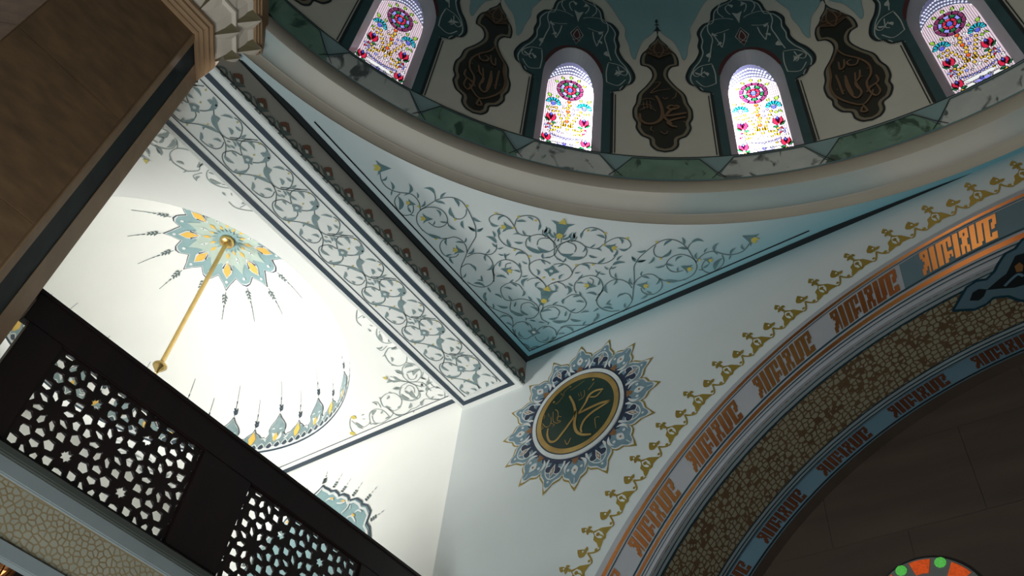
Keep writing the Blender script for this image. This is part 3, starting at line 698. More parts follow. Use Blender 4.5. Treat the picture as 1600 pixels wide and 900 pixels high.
V.append((Z2, [[(0, 290), (80, 350), (200, 390), (290, 390), (370, 375), (450, 405), (510, 480), (525, 560)], [(290, 390), (230, 420), (205, 490), (240, 570), (310, 610), (390, 605), (425, 570)],
    [(625, 300), (625, 370), (580, 450), (530, 540), (500, 620), (455, 720), (450, 800), (480, 900)], [(520, 610), (600, 570), (700, 570), (780, 610), (825, 690), (830, 800), (840, 900)], [(455, 730), (520, 690), (580, 700)],
    [(730, 575), (810, 575), (865, 520), (865, 460)], [(1110, 320), (1070, 240), (1010, 160), (940, 120), (850, 110), (785, 150), (790, 200)], [(940, 310), (975, 295), (990, 275)], [(1080, 240), (1110, 160), (1190, 125), (1290, 130), (1360, 170), (1380, 230)],
    [(1110, 320), (1160, 350), (1270, 365)], [(890, 330), (900, 390), (960, 460), (1050, 500), (1150, 530), (1230, 590), (1255, 660), (1250, 700)], [(1410, 555), (1300, 550), (1220, 490), (1215, 420), (1260, 370), (1360, 345), (1450, 365), (1530, 430), (1545, 500)],
    [(1345, 470), (1355, 420), (1400, 390), (1480, 390)], [(960, 590), (980, 640)], [(840, 720), (900, 660), (980, 640), (1060, 660), (1130, 720), (1160, 790), (1140, 860), (1090, 900)], [(840, 720), (830, 780), (850, 830)], [(970, 735), (985, 690), (1040, 680)],
    [(1250, 700), (1300, 660), (1370, 640), (1440, 655), (1500, 690)], [(1250, 700), (1255, 760), (1300, 820), (1350, 850), (1410, 900)], [(1430, 560), (1500, 540), (1560, 500)]],
   [(215, 385, 50, 330, -.08), (285, 395, 290, 475, .15), (480, 445, 385, 435, .1), (490, 440, 510, 380, .1), (270, 600, 355, 580, -.1), (320, 610, 370, 690, .1), (530, 570, 600, 500, .2), (625, 310, 535, 245, -.1), (632, 310, 712, 265, .1),
    (740, 580, 745, 660, .1), (825, 690, 750, 765, -.2), (565, 700, 625, 778, -.2), (475, 850, 510, 795, .1), (868, 450, 740, 365, .15), (870, 495, 815, 440, -.1), (880, 510, 950, 490, .1), (740, 565, 785, 510, .15), (790, 195, 905, 240, .25),
    (885, 180, 970, 130, -.25), (1100, 190, 1220, 195, -.1), (1230, 135, 1300, 185, -.15), (1378, 215, 1355, 300, -.1), (1150, 345, 1060, 345, .15), (1210, 355, 1175, 290, -.1), (910, 350, 915, 255, -.2), (1035, 490, 993, 395, -.1), (1180, 440, 1070, 428, -.15),
    (1205, 575, 1085, 600, .3), (845, 380, 815, 300, .1), (1410, 558, 1225, 475, -.15), (1265, 372, 1270, 440, .15), (1455, 365, 1478, 262, -.2), (1490, 550, 1345, 480, -.2), (955, 590, 885, 570, -.1), (965, 590, 1025, 565, .1), (975, 630, 960, 560, 0),
    (905, 725, 925, 650, -.1), (1150, 790, 1065, 765, .1), (1155, 740, 1135, 670, -.1), (1160, 835, 1240, 820, .1), (860, 835, 990, 860, -.2), (1230, 690, 1165, 655, -.1), (1350, 825, 1330, 745, .2), (1390, 645, 1440, 700, -.1), (1415, 630, 1415, 560, -.15), (1500, 620, 1440, 615, .1)]))
V.append((Z3, [[(0, 130), (80, 170), (170, 180), (240, 150), (270, 100), (265, 60), (250, 0)], [(190, 235), (175, 300), (200, 360), (260, 395), (340, 430), (420, 460), (460, 500)], [(390, 150), (340, 190), (345, 250), (380, 305), (440, 320)],
    [(390, 150), (450, 135), (520, 160), (558, 210)], [(440, 320), (540, 300), (650, 325), (710, 380), (715, 440), (670, 490)], [(440, 330), (430, 400), (450, 440)], [(540, 400), (550, 355), (620, 335), (680, 370)], [(762, 320), (760, 380), (745, 430)],
    [(700, 80), (760, 130), (798, 190)], [(715, 92), (650, 95), (600, 120)], [(325, 490), (370, 465), (430, 480), (460, 530), (455, 590)], [(460, 580), (500, 540), (570, 530), (630, 560), (658, 610)], [(455, 600), (480, 655), (530, 692), (600, 700), (650, 670)],
    [(560, 750), (620, 800), (700, 780)], [(455, 600), (500, 690)], [(670, 490), (600, 500)]],
   [(65, 140, 180, 180, -.2), (150, 115, 138, 60, 0), (165, 122, 95, 112, .1), (205, 180, 240, 237, 0), (275, 250, 350, 295, -.15), (415, 385, 300, 360, -.15), (195, 320, 180, 232, -.15), (268, 395, 258, 345, 0), (450, 205, 365, 185, .1), (500, 178, 435, 142, .1),
    (550, 275, 555, 205, .2), (458, 320, 415, 265, -.1), (425, 135, 468, 100, 0), (570, 468, 430, 405, -.15), (472, 380, 490, 325, 0), (615, 462, 535, 400, -.2), (710, 425, 625, 375, .15), (645, 320, 610, 270, 0), (745, 365, 690, 288, .1), (620, 92, 570, 182, .3),
    (690, 185, 745, 130, -.3), (410, 472, 325, 495, .2), (390, 535, 455, 572, -.1), (580, 535, 618, 577, -.1), (565, 685, 530, 620, -.3), (480, 645, 480, 600, 0), (590, 520, 592, 482, 0), (690, 525, 620, 510, 0), (640, 790, 715, 772, 0), (590, 780, 570, 742, 0)]))
V.append((Z4, [[(230, 425), (245, 395)], [(275, 440), (278, 385), (283, 340)], [(105, 345), (150, 400), (195, 440), (225, 500)], [(60, 620), (130, 615), (200, 580), (225, 520)], [(390, 430), (440, 410), (462, 370)]],
   [(250, 390, 185, 310, -.1), (280, 400, 385, 350, .15), (105, 345, 130, 262, .2), (440, 395, 455, 310, -.2)]))
def mirror(u, v): return (XB + (YW - v), YW - (u - XB))
def vines():
    A = Art()
    for (o, s), stems, leaves in V:
        for st in stems: A.stroke(tr_(st, o, s, cfn), .0125, stemm, .006, 4)
        for x0, y0, x1, y1, b in leaves:
            p, q = tr_([(x0, y0), (x1, y1)], o, s, cfn); A.leaf(p, q, leafm, .008, .26, b)
    def flower(c, r, ang, m2=leafm):
        x, y = c; ca, sa = cos(ang), sin(ang); T = lambda u, v: (x + (u * ca - v * sa) * r, y + (u * sa + v * ca) * r)
        A.poly([T(-.9, .55), (T(-.45, .1)), T(0, -.9), T(.45, .1), T(.9, .55), T(.2, .35), T(-.2, .35)], m2, .009)
        A.poly([T(-.35, .3), T(-.3, .9), T(0, .65), T(.3, .9), T(.35, .3), T(0, .1)], yellow, .010)
    ax = Art()
    for (x, y, o, s, r, an) in ((128, 165, *Z1, .12, 2.2), (465, 580, *Z1, .07, 2.4), (650, 760, *Z1, .09, 2.2), (425, 535, *Z2, .09, 2.4), (990, 262, *Z2, .09, 2.3), (985, 762, *Z2, .09, -.7)):
        flower(tr_([(x, y)], o, s, cfn)[0], r, an)
    for (x, y, o, s) in ((1125, 610, *Z1), (985, 770, *Z1), (555, 615, *Z1), (860, 95, *Z2), (1125, 135, *Z2), (1070, 265, *Z2), (1255, 600, *Z2), (1080, 525, *Z2), (160, 395, *Z2), (1330, 180, *Z2), (1420, 850, *Z2)):
        A.disc(tr_([(x, y)], o, s, cfn)[0], .018, yellow, .008, 6)
    M = Art(); M.add(A); M.add(A, mirror)
    A = M
    def flower2(c, r, ang):
        x, y = c; ca, sa = cos(ang), sin(ang); T = lambda u, v: (x + (u * ca - v * sa) * r, y + (u * sa + v * ca) * r)
        A.poly([T(-1, .6), T(-.5, .2), T(-.25, -.8), T(.25, -.8), T(.5, .2), T(1, .6), T(.3, .45), T(-.3, .45)], leafm, .010); A.poly([T(-.35, .4), T(0, 1.0), T(.35, .4)], yellow, .012); A.disc(T(0, -.85), .3 * r, yellow, .012, 6)
    d45 = -3 * pi / 4
    flower2(tr_([(282, 265)], *Z4, cfn)[0], .15, d45); flower2(tr_([(790, 248)], *Z3, cfn)[0], .15, d45)
    for (x, y, o, s, r) in ((160, 770, *Z4, .1), (670, 632, *Z3, .09)):
        c = tr_([(x, y)], o, s, cfn)[0]; A.poly([(c[0] + r * cos(k * pi / 4) * (1 if k % 2 else .55), c[1] + r * sin(k * pi / 4) * (1 if k % 2 else .55)) for k in range(8)], leafm, .010); A.disc(c, .025, whitep, .012, 8)
    return A
vine = vines(); vine.build('painted_vine_scroll', mapC, ceil)
# the opposite spandrel of the ceiling carries the same scroll
vine.build('painted_vine_scroll', lambda u, v, h: (2 * CX - u, v, HC - h), ceil)

# ================================================================== ARCH BAND ON THE NORTH WALL
# flat mouldings follow slightly different circles, as set out on the wall
def Cc(r, t): return r[0] + (r[1] - r[0]) * t
BO = ((1.02, 1.44), 6.41); L1 = ((0.97, 1.60), 6.127); L2 = ((0.837, 1.57), 5.734); LE = (AC, AR)
def mixcirc(A, B, t): return ((A[0][0] + (B[0][0] - A[0][0]) * t, A[0][1] + (B[0][1] - A[0][1]) * t), A[1] + (B[1] - A[1]) * t)
def band(A, B, m, name, parent, h, y=YW, n=120, a0=0, a1=pi):
    P = arch_pts(A[0], A[1], a0, a1, n); Q = arch_pts(B[0], B[1], a0, a1, n)
    if a0 == 0 and a1 == pi:
        P = [(P[0][0], -1.6)] + P + [(P[-1][0], -1.6)]; Q = [(Q[0][0], -1.6)] + Q + [(Q[-1][0], -1.6)]
    vs = [(p[0], y - h, p[1]) for z in zip(P, Q) for p in z]; fs = [(2 * i, 2 * i + 1, 2 * i + 3, 2 * i + 2) for i in range(len(P) - 1)]
    return mesh(name, vs, fs, m, parent)
arch = empty('trim_arch_band', kind='structure')
def ledge(A, B, m, name, h0, h1):
    # raised moulding with depth: front face and the two edges
    vs, fs = [], []; P = arch_pts(A[0], A[1], 0, pi, 96); Q = arch_pts(B[0], B[1], 0, pi, 96)
    P = [(P[0][0], -1.6)] + P + [(P[-1][0], -1.6)]; Q = [(Q[0][0], -1.6)] + Q + [(Q[-1][0], -1.6)]
    for p, q in zip(P, Q): vs += [(p[0], YW - h0, p[1]), (p[0], YW - h1, p[1]), (q[0], YW - h1, q[1]), (q[0], YW - h0, q[1])]
    for i in range(len(P) - 1):
        for k in range(3): fs.append((4 * i + k, 4 * i + k + 1, 4 * i + 5 + k, 4 * i + 4 + k))
    return mesh(name, vs, fs, m, arch)
ledge(BO, LE, bandw, 'band_ground', 0, .035)
grey_b = mat('band_edge_grey', rgb(160, 166, 166), .6, scale=3)
M_ = lambda t: mixcirc(BO, L1, t)
band(M_(.50), M_(.82), goldr, 'outer_gilt_line', arch, .039)
band(M_(.96), M_(1.06), tealline, 'outer_dark_line', arch, .040)
K = lambda t: mixcirc(L1, L2, t)
def split_band(A, B, name, h):
    # the ground turns from grey to blue towards the crown, as painted
    band(A, B, bandblue, name, arch, h, a0=0, a1=radians(106))
split_band(K(.06), K(.97), 'blue_ground', .038)
band(K(.97), K(1.04), tealline, 'inner_dark_line', arch, .040)
I_ = lambda t: mixcirc(L2, LE, t)
band(I_(.18), I_(.42), goldr, 'inner_gilt_line', arch, .039)
band(I_(.52), I_(.60), tealline, 'soffit_dark_line', arch, .040)
band(I_(.74), I_(.79), tealline, 'edge_dark_line', arch, .040)
KUF = ["#####.###.#########.###.#####.###.###########",
       "##.##.###.###.##.##.###.##.##.###.###.###..##",
       ".####.###.###.##.##.###..####.###.###.###.###",
       "..###.###.###.##....###..###..###.###.###.##.",
       ".####.###.###.#####.###.####..###.###.###....",
       "###.#.###.###.###.#.###.##.##.###.###.###.###",
       "##..#.###.###.##....###.##.##.######..#######"]
def kufic(A, B, a0, a1, m, name, mp, h):
    a = Art(); R = len(KUF); Cn = len(KUF[0])
    for r, row in enumerate(KUF):
        c = 0
        while c < Cn:
            if row[c] != '#': c += 1; continue
            e = c
            while e < Cn and row[e] == '#': e += 1
            P = []
            n = max(1, (e - c) // 4)
            for (t, seq) in ((r, range(n + 1)), (r + 1.0, range(n, -1, -1))):
                q = mixcirc(A, B, t / R)
                for k in seq:
                    an = radians(a0 + (a1 - a0) * (c + (e - c) * k / n) / Cn); P.append((q[0][0] + q[1] * cos(an), q[0][1] + q[1] * sin(an)))
            a.poly(P, m, h); c = e
    return a.build(name, mp, arch)
for k in range(-4, 14):
    a0 = 124.6 + 10.38 * k
    if a0 > 178 or a0 < 8: continue
    kufic(K(.10), K(.93), a0, a0 - 7.7, goldk, 'gilt_text_panel', mapW, .043)
# inner archivolt, at the back edge of the soffit
def bandI(r0, r1, m, name, h): 
    o = band((AC, r0), (AC, r1), m, name, arch, h, y=YI); return o
bandI(5.36, 5.345, tealline, 'back_dark_line', .01); bandI(5.135, 5.115, black, 'back_dark_line', .01)
IW = mat('inner_band_blue', rgb(104, 132, 146), .45, scale=2)
bandI(5.345, 5.14, IW, 'back_blue_ground', .006)
for k in range(-5, 8):
    a0 = 134.4 + 10.7 * k
    if a0 > 178 or a0 < 8: continue
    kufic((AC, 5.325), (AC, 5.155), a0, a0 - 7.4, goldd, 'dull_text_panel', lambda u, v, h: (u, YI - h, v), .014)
# soffit edges and the large painted pendant near the crown
def mapI(u, v, h): return (AC[0] + (AR - h) * cos(u / AR), v, AC[1] + (AR - h) * sin(u / AR))
sp = Art()
for y0, y1, m in ((YW, YW + .10, grey_b), (YI - .13, YI, grey_b)): sp.poly([(0, y0), (AR * pi, y0), (AR * pi, y1), (0, y1)], m, .008)
for y0, y1 in ((YW + .10, YW + .125), (YW + .04, YW + .055), (YI - .15, YI - .13), (YI - .09, YI - .07), (YI - .04, YI - .02)): sp.poly([(0, y0), (AR * pi, y0), (AR * pi, y1), (0, y1)], tealline, .011)
sp.slice(.25); sp.build('soffit_border', mapI, soffit)
def onI(x, y):
    d = rayd(x, y); a = d.x ** 2 + d.z ** 2; b = -2 * (d.x * AC[0] + d.z * AC[1]); c = AC[0] ** 2 + AC[1] ** 2 - AR * AR
    t = (-b + sqrt(b * b - 4 * a * c)) / 2 / a; p = d * t; return (atan2(p.z - AC[1], p.x - AC[0]) * AR, p.y)
SI = ((1440, 360), 6.43)
def ti(P): return tr_(P, *SI, onI)
pend = ti([(300, 795), (380, 660), (440, 560), (540, 495), (640, 480), (720, 400), (760, 320), (830, 220), (930, 170), (1000, 80)])
pend2 = ti([(300, 795), (520, 785), (640, 730), (710, 665), (860, 650), (960, 690), (1060, 700), (1160, 660)])
u_c = min(p[0] for p in pend) - .35
u_c = min(u_c, AR * pi / 2 + .25)
def upto(P):
    P = [p for p in P if p[0] > u_c]; return P + [(u_c, P[-1][1])]
ph = upto(pend); pl = upto(pend2)
soff_p = empty('soffit_pendant_ornament', 'large scalloped blue-grey ornament painted under the crown of the arch', 'ornament')
a = Art()
full = ph + [(2 * u_c - x, y) for x, y in ph[::-1]][1:] ; fl = pl + [(2 * u_c - x, y) for x, y in pl[::-1]][1:]
P = full + fl[::-1][1:-1]
a.poly(P, bandblue, .014); a.slice(.2); a.build('field', mapI, soff_p)
a = Art(); a.stroke(full, .03, tealline, .022, 1); a.stroke(fl, .03, tealline, .022, 1); a.slice(.2); a.build('outline', mapI, soff_p)
a = Art()
for sg in (1, -1):
    f = lambda P: [(x if sg > 0 else 2 * u_c - x, y) for x, y in P]
    a.poly(f(ti([(470, 690), (500, 610), (560, 575), (640, 580), (610, 650), (560, 690)])), black, .026)
    q = ti([(640, 585), (760, 480), (840, 420), (880, 340), (930, 240), (1010, 215)]); r = ti([(1060, 520), (920, 560), (760, 570)])
    a.poly(f(q + [(u_c, q[-1][1]), (u_c, r[0][1])] + r), black, .026)
    a.poly(f(ti([(920, 340), (970, 300), (1010, 330), (1000, 390), (940, 400)])), brownp, .032)
    a.stroke(f(ti([(820, 540), (900, 460), (960, 420), (1010, 440)])), .03, IW, .032, 4)
a.slice(.2); a.build('dark_motif', mapI, soff_p)

# --- gilt crest running along the outside of the arch
CR = ((1080, 560), 9.0); cA = BO[0]
def ang_of(p): return atan2(p[1] - cA[1], p[0] - cA[0])
big = Art()
T9 = lambda P: tr_(P, *CR, wfn)
def crest_unit():
    a = Art()
    # large lobed motif
    a.poly(T9([(720, 100), (640, 95), (560, 90), (500, 105), (425, 115), (440, 165), (415, 225), (450, 270), (455, 320), (478, 345), (512, 300), (540, 252), (588, 228), (604, 180), (665, 132)]), goldp, .004)
    a.poly(T9([(450, 140), (520, 118), (560, 150), (570, 200), (520, 222), (480, 210), (455, 175)]), wall_m, .006)
    a.disc(T9([(495, 165)])[0], .025, goldp, .008, 8); a.stroke(T9([(495, 165), (540, 190), (575, 225)]), .016, goldp, .008, 3)
    a.poly(T9([(560, 125), (640, 118), (600, 165), (580, 150)]), goldp, .005)
    a.stroke(T9([(430, 120), (395, 95), (360, 85)]), .03, goldp, .004, 3)
    a.leaf(*T9([(370, 85), (300, 45)]), goldp, .005, .72, .1); a.leaf(*T9([(375, 80), (445, 60)]), goldp, .005, .72, .1); a.leaf(*T9([(365, 90), (355, 150)]), goldp, .005, .72, .1)
    a.disc(T9([(352, 78)])[0], .012, wall_m, .007, 6)
    # thin link and small motif
    a.stroke(T9([(478, 345), (430, 370), (360, 378), (300, 370)]), .02, goldp, .004, 3); a.disc(T9([(420, 350)])[0], .02, goldp, .005, 7)
    a.stroke(T9([(300, 370), (320, 420), (330, 480), (310, 510)]), .02, goldp, .004, 3); a.disc(T9([(295, 470)])[0], .018, goldp, .005, 7)
    a.leaf(*T9([(290, 365), (180, 305)]), goldp, .005, .72, .12); a.leaf(*T9([(275, 350), (320, 285)]), goldp, .005, .72, -.1); a.leaf(*T9([(265, 365), (190, 410)]), goldp, .005, .72, -.1)
    a.disc(T9([(245, 340)])[0], .013, wall_m, .008, 6)
    return a
CU = crest_unit(); step = radians(4.0)
base_me = None
for k in range(-24, 14):
    an = k * step; ref = radians(124.58)
    if not (radians(2) < ref + an < radians(178)): continue
    c, s = cos(an), sin(an)
    if base_me is None:
        base_me = CU.build('gilt_crest_motif', lambda u, v, h: (u - cA[0], -h, v - cA[1])); bd = base_me.data; bpy.data.objects.remove(base_me)
        base_me = bd
    o = bpy.data.objects.new('gilt_crest_motif', bd); COL.objects.link(o); o.location = (cA[0], YW, cA[1]); o.rotation_euler = (0, -an, 0); o.parent = north

# ================================================================== CALLIGRAPHY MEDALLION
MC = (-4.771, 7.126)
med = empty('calligraphy_medallion', 'round dark green medallion with gold script and sixteen blue-grey petals on the wall', 'medallion')
mapM = mapW
pol = lambda r, a: (MC[0] + r * cos(radians(a)), MC[1] + r * sin(radians(a)))
def petal(kind, name):
    a = Art()
    rt = 1.165
    o1 = [(rt, 0), (1.09, 2.4), (1.015, 4.6), (.995, 7.6), (.975, 9.6), (.925, 11.25)]
    o2 = [(rt, 0), (1.09, 2.1), (1.015, 4.4), (.985, 7.2), (.965, 9.5), (.925, 11.25)]
    o = o1 if kind == 1 else o2
    def ring(d, h, m, r_in=.66):
        L = [(r - d - (d * 1.2 if i == 0 else 0), t * (1 - d * 1.1)) for i, (r, t) in enumerate(o)]
        P = [pol(r, t) for r, t in L] + [pol(r_in, 11.25), pol(r_in, 0), pol(r_in, -11.25)] + [pol(r, -t) for r, t in L[:0:-1]]
        a.poly(P, m, h)
    ring(0, .006 + .0005 * kind, goldp); ring(.022, .009 + .0005 * kind, whitep); ring(.045, .012 + .0005 * kind, bluegrey)
    if kind == 1:
        for sg in (1, -1):
            a.leaf(pol(.72, sg * 5.5), pol(.90, sg * 8), whitep, .016, .22, .25 * sg); a.disc(pol(.85, sg * 6.3), .022, whitep, .017, 7)
            a.poly([pol(.70, sg * 2), pol(.74, sg * 11.2), pol(.80, sg * 11.2), pol(.76, sg * 5)], deepnavy, .015)
        a.poly([pol(.95, 0), pol(.90, 2.6), pol(.86, 3.4), pol(.82, 1.8), pol(.80, 0), pol(.82, -1.8), pol(.86, -3.4), pol(.90, -2.6)], whitep, .018); a.disc(pol(.875, 0), .016, brownp, .020, 7)
        a.poly([pol(.70, 4.2), pol(.78, 1.3), pol(.78, -1.3), pol(.70, -4.2)], brownp, .017); a.stroke([pol(.98, 0), pol(1.06, 0)], .010, whitep, .017, 1)
    else:
        a.stroke([pol(.70, 10.8), pol(.80, 9.0), pol(.90, 5.6), pol(.95, 0), pol(.90, -5.6), pol(.80, -9.0), pol(.70, -10.8)], .016, whitep, .0155, 4)
        for sg in (1, -1):
            c = pol(.825, sg * 4.6); a.disc(c, .058, whitep, .0160, 12, .064); a.disc(c, .046, deepnavy, .0175, 12, .052)
            a.leaf(pol(.835, sg * 4.2), pol(.70, sg * 2.6), deepnavy, .0178, .45, .1 * sg)
            a.leaf(pol(.70, sg * 9.6), pol(.80, sg * 7.6), whitep, .0190, .35, .2 * sg)
        a.poly([pol(.945, 0), pol(.86, 2.3), pol(.83, 2.3), pol(.74, 0), pol(.83, -2.3), pol(.86, -2.3)], whitep, .019)
        a.poly([pol(.92, 0), pol(.85, 1.5), pol(.77, 0), pol(.85, -1.5)], brownp, .021); a.poly([pol(.885, 0), pol(.85, .7), pol(.815, 0), pol(.85, -.7)], whitep, .023)
        a.disc(pol(.99, 0), .018, whitep, .017, 6)
    o_ = a.build(name, lambda u, v, h: (u - MC[0], -h, v - MC[1])); me = o_.data; bpy.data.objects.remove(o_); return me
pm = {1: petal(1, 'petal'), 2: petal(2, 'petal')}
for k in range(16):
    o = bpy.data.objects.new('petal', pm[1 if k % 2 == 0 else 2]); COL.objects.link(o); o.parent = med
    o.location = (MC[0], YW, MC[1]); o.rotation_euler = (0, -radians(22.5 * k), 0)
def medring(r0, r1, m, name, h0, h1, n=72):
    vs, fs = [], []
    for i in range(n):
        a = 2 * pi * i / n; c, s = cos(a), sin(a)
        for r, h in ((r0, h0), (r0, h1), (r1, h1), (r1, h0)): vs.append((MC[0] + r * c, YW - h, MC[1] + r * s))
    for i in range(n):
        j = (i + 1) % n
        for k in range(3): fs.append((4 * i + k, 4 * i + k + 1, 4 * j + k + 1, 4 * j + k))
    return mesh(name, vs, fs, m, med)
a = Art(); a.disc(MC, .735, deepnavy, .0145, 60); a.build('navy_ground', mapM, med)
medring(.62, .672, whitep, 'white_ring', 0, .032); medring(.60, .622, navy, 'thin_navy_ring', 0, .028); medring(.535, .602, scriptg, 'gold_ring', 0, .034)
a = Art(); a.disc(MC, .545, darkgreen, .026, 60); a.build('green_disc', mapM, med)
a = Art(); TM = lambda P: tr_(P, (840, 570), 5.627, wfn)
for w_, P in ((.040, [(292, 285), (330, 360), (345, 450), (335, 530), (352, 595), (400, 625), (482, 622)]), (.034, [(105, 570), (97, 630), (120, 685), (170, 680), (230, 610), (290, 530), (330, 470), (345, 415)]),
              (.034, [(588, 225), (520, 240), (465, 280), (430, 350), (368, 442)]), (.020, [(470, 295), (525, 288), (578, 235)]), (.036, [(368, 442), (450, 400), (560, 350), (652, 325)]), (.034, [(652, 325), (580, 372), (490, 430), (420, 500), (392, 570), (400, 605)]),
              (.010, [(370, 325), (405, 305), (425, 275), (420, 235)]), (.009, [(398, 292), (390, 250)]), (.009, [(378, 290), (368, 262)]), (.010, [(510, 165), (480, 205), (455, 235)]), (.010, [(535, 470), (515, 490), (525, 570)]), (.010, [(535, 468), (555, 472)]),
              (.014, [(250, 672), (272, 712), (303, 655)]), (.010, [(222, 470), (190, 465), (185, 500), (215, 508), (180, 525), (150, 505), (148, 425)]), (.010, [(165, 405), (190, 425), (192, 485)]), (.010, [(130, 470), (128, 530), (90, 560), (45, 520)]),
              (.008, [(75, 400), (95, 400), (90, 380)]), (.008, [(50, 440), (75, 460), (65, 490)]), (.008, [(105, 440), (115, 470)]), (.009, [(60, 545), (45, 580), (70, 560)]), (.007, [(425, 150), (330, 220), (300, 235)]), (.007, [(300, 205), (255, 240), (230, 280), (215, 260)]), (.007, [(250, 270), (200, 335), (165, 360)]), (.007, [(120, 520), (160, 540), (140, 555)])):
    a.stroke(TM(P), w_, scriptg, .031, 5, taper=.4)
for x, y, r in ((500, 142, .018), (155, 340, .016), (300, 205, .012)): a.disc(TM([(x, y)])[0], r, scriptg, .031, 8)
a.build('gold_script', mapM, med)

# ================================================================== BEAM BETWEEN HALL AND SIDE BAY
XL = -6.76; Y0B = 1.277
beam = empty('trim_beam', kind='structure')
bv = []; rr = .03
prof = [(XB, HC + .05), (XB, ZB + rr), (XB - rr * .3, ZB + rr * .3), (XB - rr, ZB), (XL + rr, ZB), (XL, ZB + rr), (XL, BZ + .05)]
vs = [(x, y, z) for y in (Y0B - .0, YW) for x, z in prof]; k = len(prof)
mesh('beam_body', vs, [(i, i + 1, k + i + 1, k + i) for i in range(k - 1)], baywhite, beam)
sidem = mat('beam_side_paint', rgb(186, 178, 166), .75, scale=1.5)
mesh('beam_side', [(XB + .002, Y0B - .0, ZB + .03), (XB + .002, YW, ZB + .03), (XB + .002, YW, HC), (XB + .002, Y0B - .0, HC)], [(0, 1, 2, 3)], sidem, beam)
a = Art(); a.stroke([(Y0B, ZB + .045), (YW, ZB + .045)], .018, black, .006, 1); a.stroke([(Y0B, HC - .012), (YW, HC - .012)], .03, black, .006, 1); a.build('painted_line', mapX, beam)
a = Art(); xo, xi = XB - .125, XL + .115
a.poly([(xi - .035, 1.28), (xi + .035, 1.28), (xi + .035, YW - .155), (xo - .035, YW - .155), (xo - .035, 1.28), (xo + .035, 1.28), (xo + .035, YW - .085), (xi - .035, YW - .085)], navy, .004)
a.build('painted_stripe', mapS, beam)
a = Art(); a.stroke([(xi + .105, 1.28), (xi + .105, YW - .225), (xo - .105, YW - .225), (xo - .105, 1.28)], .014, navy, .004, 1); a.build('painted_line', mapS, beam)
Z6 = ((420, 230), 6.43); sfn = lambda x, y: onZ(ZB, x, y)
def scroll():
    a = Art(); t = lambda P: tr_(P, *Z6, sfn)
    for P in ([(285, 640), (290, 680), (250, 722), (190, 737), (130, 715), (70, 660), (38, 600), (45, 550), (90, 530), (150, 530), (222, 568)], [(230, 570), (215, 500), (225, 450), (270, 425), (330, 424)], [(330, 635), (400, 637), (455, 600), (475, 540)],
              [(470, 560), (460, 640), (465, 720), (480, 780), (520, 845)], [(190, 738), (300, 750), (400, 780), (490, 822), (530, 870)], [(520, 845), (570, 875), (640, 885), (690, 860), (715, 790), (700, 735), (650, 700)],
              [(520, 845), (545, 920), (540, 980), (525, 1040)], [(590, 882), (720, 900), (850, 912), (920, 960), (950, 1040)], [(118, 403), (250, 415), (390, 430)], [(530, 905), (500, 950), (440, 960), (370, 930), (310, 880)], [(590, 905), (560, 895)]):
        a.stroke(t(P), .0125, stemm, .004, 4)
    for x0, y0, x1, y1, b, w_ in ((285, 695, 140, 712, -.18, .2), (470, 515, 395, 640, -.25, .3), (55, 572, 155, 642, .1, .26), (130, 533, 180, 580, -.1, .3), (283, 430, 357, 517, -.15, .26), (215, 478, 288, 530, .1, .26), (458, 662, 508, 828, .1, .24), (495, 828, 300, 750, .06, .16),
                                  (640, 705, 520, 680, .1, .2), (610, 845, 583, 780, .15, .4), (705, 815, 650, 770, -.1, .3), (695, 865, 748, 845, .05, .4), (630, 962, 583, 927, 0, .3), (672, 948, 640, 893, .1, .3), (310, 885, 318, 812, .1, .34), (510, 905, 425, 878, .15, .28), (430, 945, 385, 915, 0, .35), (80, 465, 135, 497, .1, .3), (175, 487, 140, 430, .1, .3)):
        p, q = t([(x0, y0), (x1, y1)]); a.leaf(p, q, leafb, .007, w_, b)
    for P in ([(140, 712), (165, 692), (180, 712)], [(408, 545), (440, 540), (465, 560), (440, 585)], [(455, 668), (515, 705), (490, 740)], [(345, 800), (340, 770), (370, 775)]): a.poly(t(P), leafb, .008)
    P = t([(230, 568), (285, 575), (332, 600), (322, 630), (330, 655), (300, 645), (250, 640), (245, 605)]); a.poly(P, leafb, .009); c = t([(284, 606)])[0]; a.poly([(c[0] + .022 * cos(i * pi / 3), c[1] + .022 * sin(i * pi / 3)) for i in range(6)], whitep, .011)
    for x, y in ((200, 262), (405, 462), (490, 592), (200, 752), (345, 565), (395, 752)): a.disc(t([(x, y)])[0], .013, yellow, .007, 6)
    return a
SC = scroll(); so = SC.build('painted_scroll', mapS, beam); PER = 0.7875
for k in (-2, -1, 1, 2, 3):
    o = so.copy(); COL.objects.link(o); o.location.y = PER * k
last = Art(); last.add(SC)   # end of the frieze, cut by the border
keep = [i for i, f in enumerate(last.f) if max(last.v[q][1] for q in f) + PER * 4 < YW - .235 and min(last.v[q][0] for q in f) > xi + .1]
last.f = [last.f[i] for i in keep]; last.mi = [last.mi[i] for i in keep]
o = last.build('painted_scroll', mapS, beam); o.location.y = PER * 4
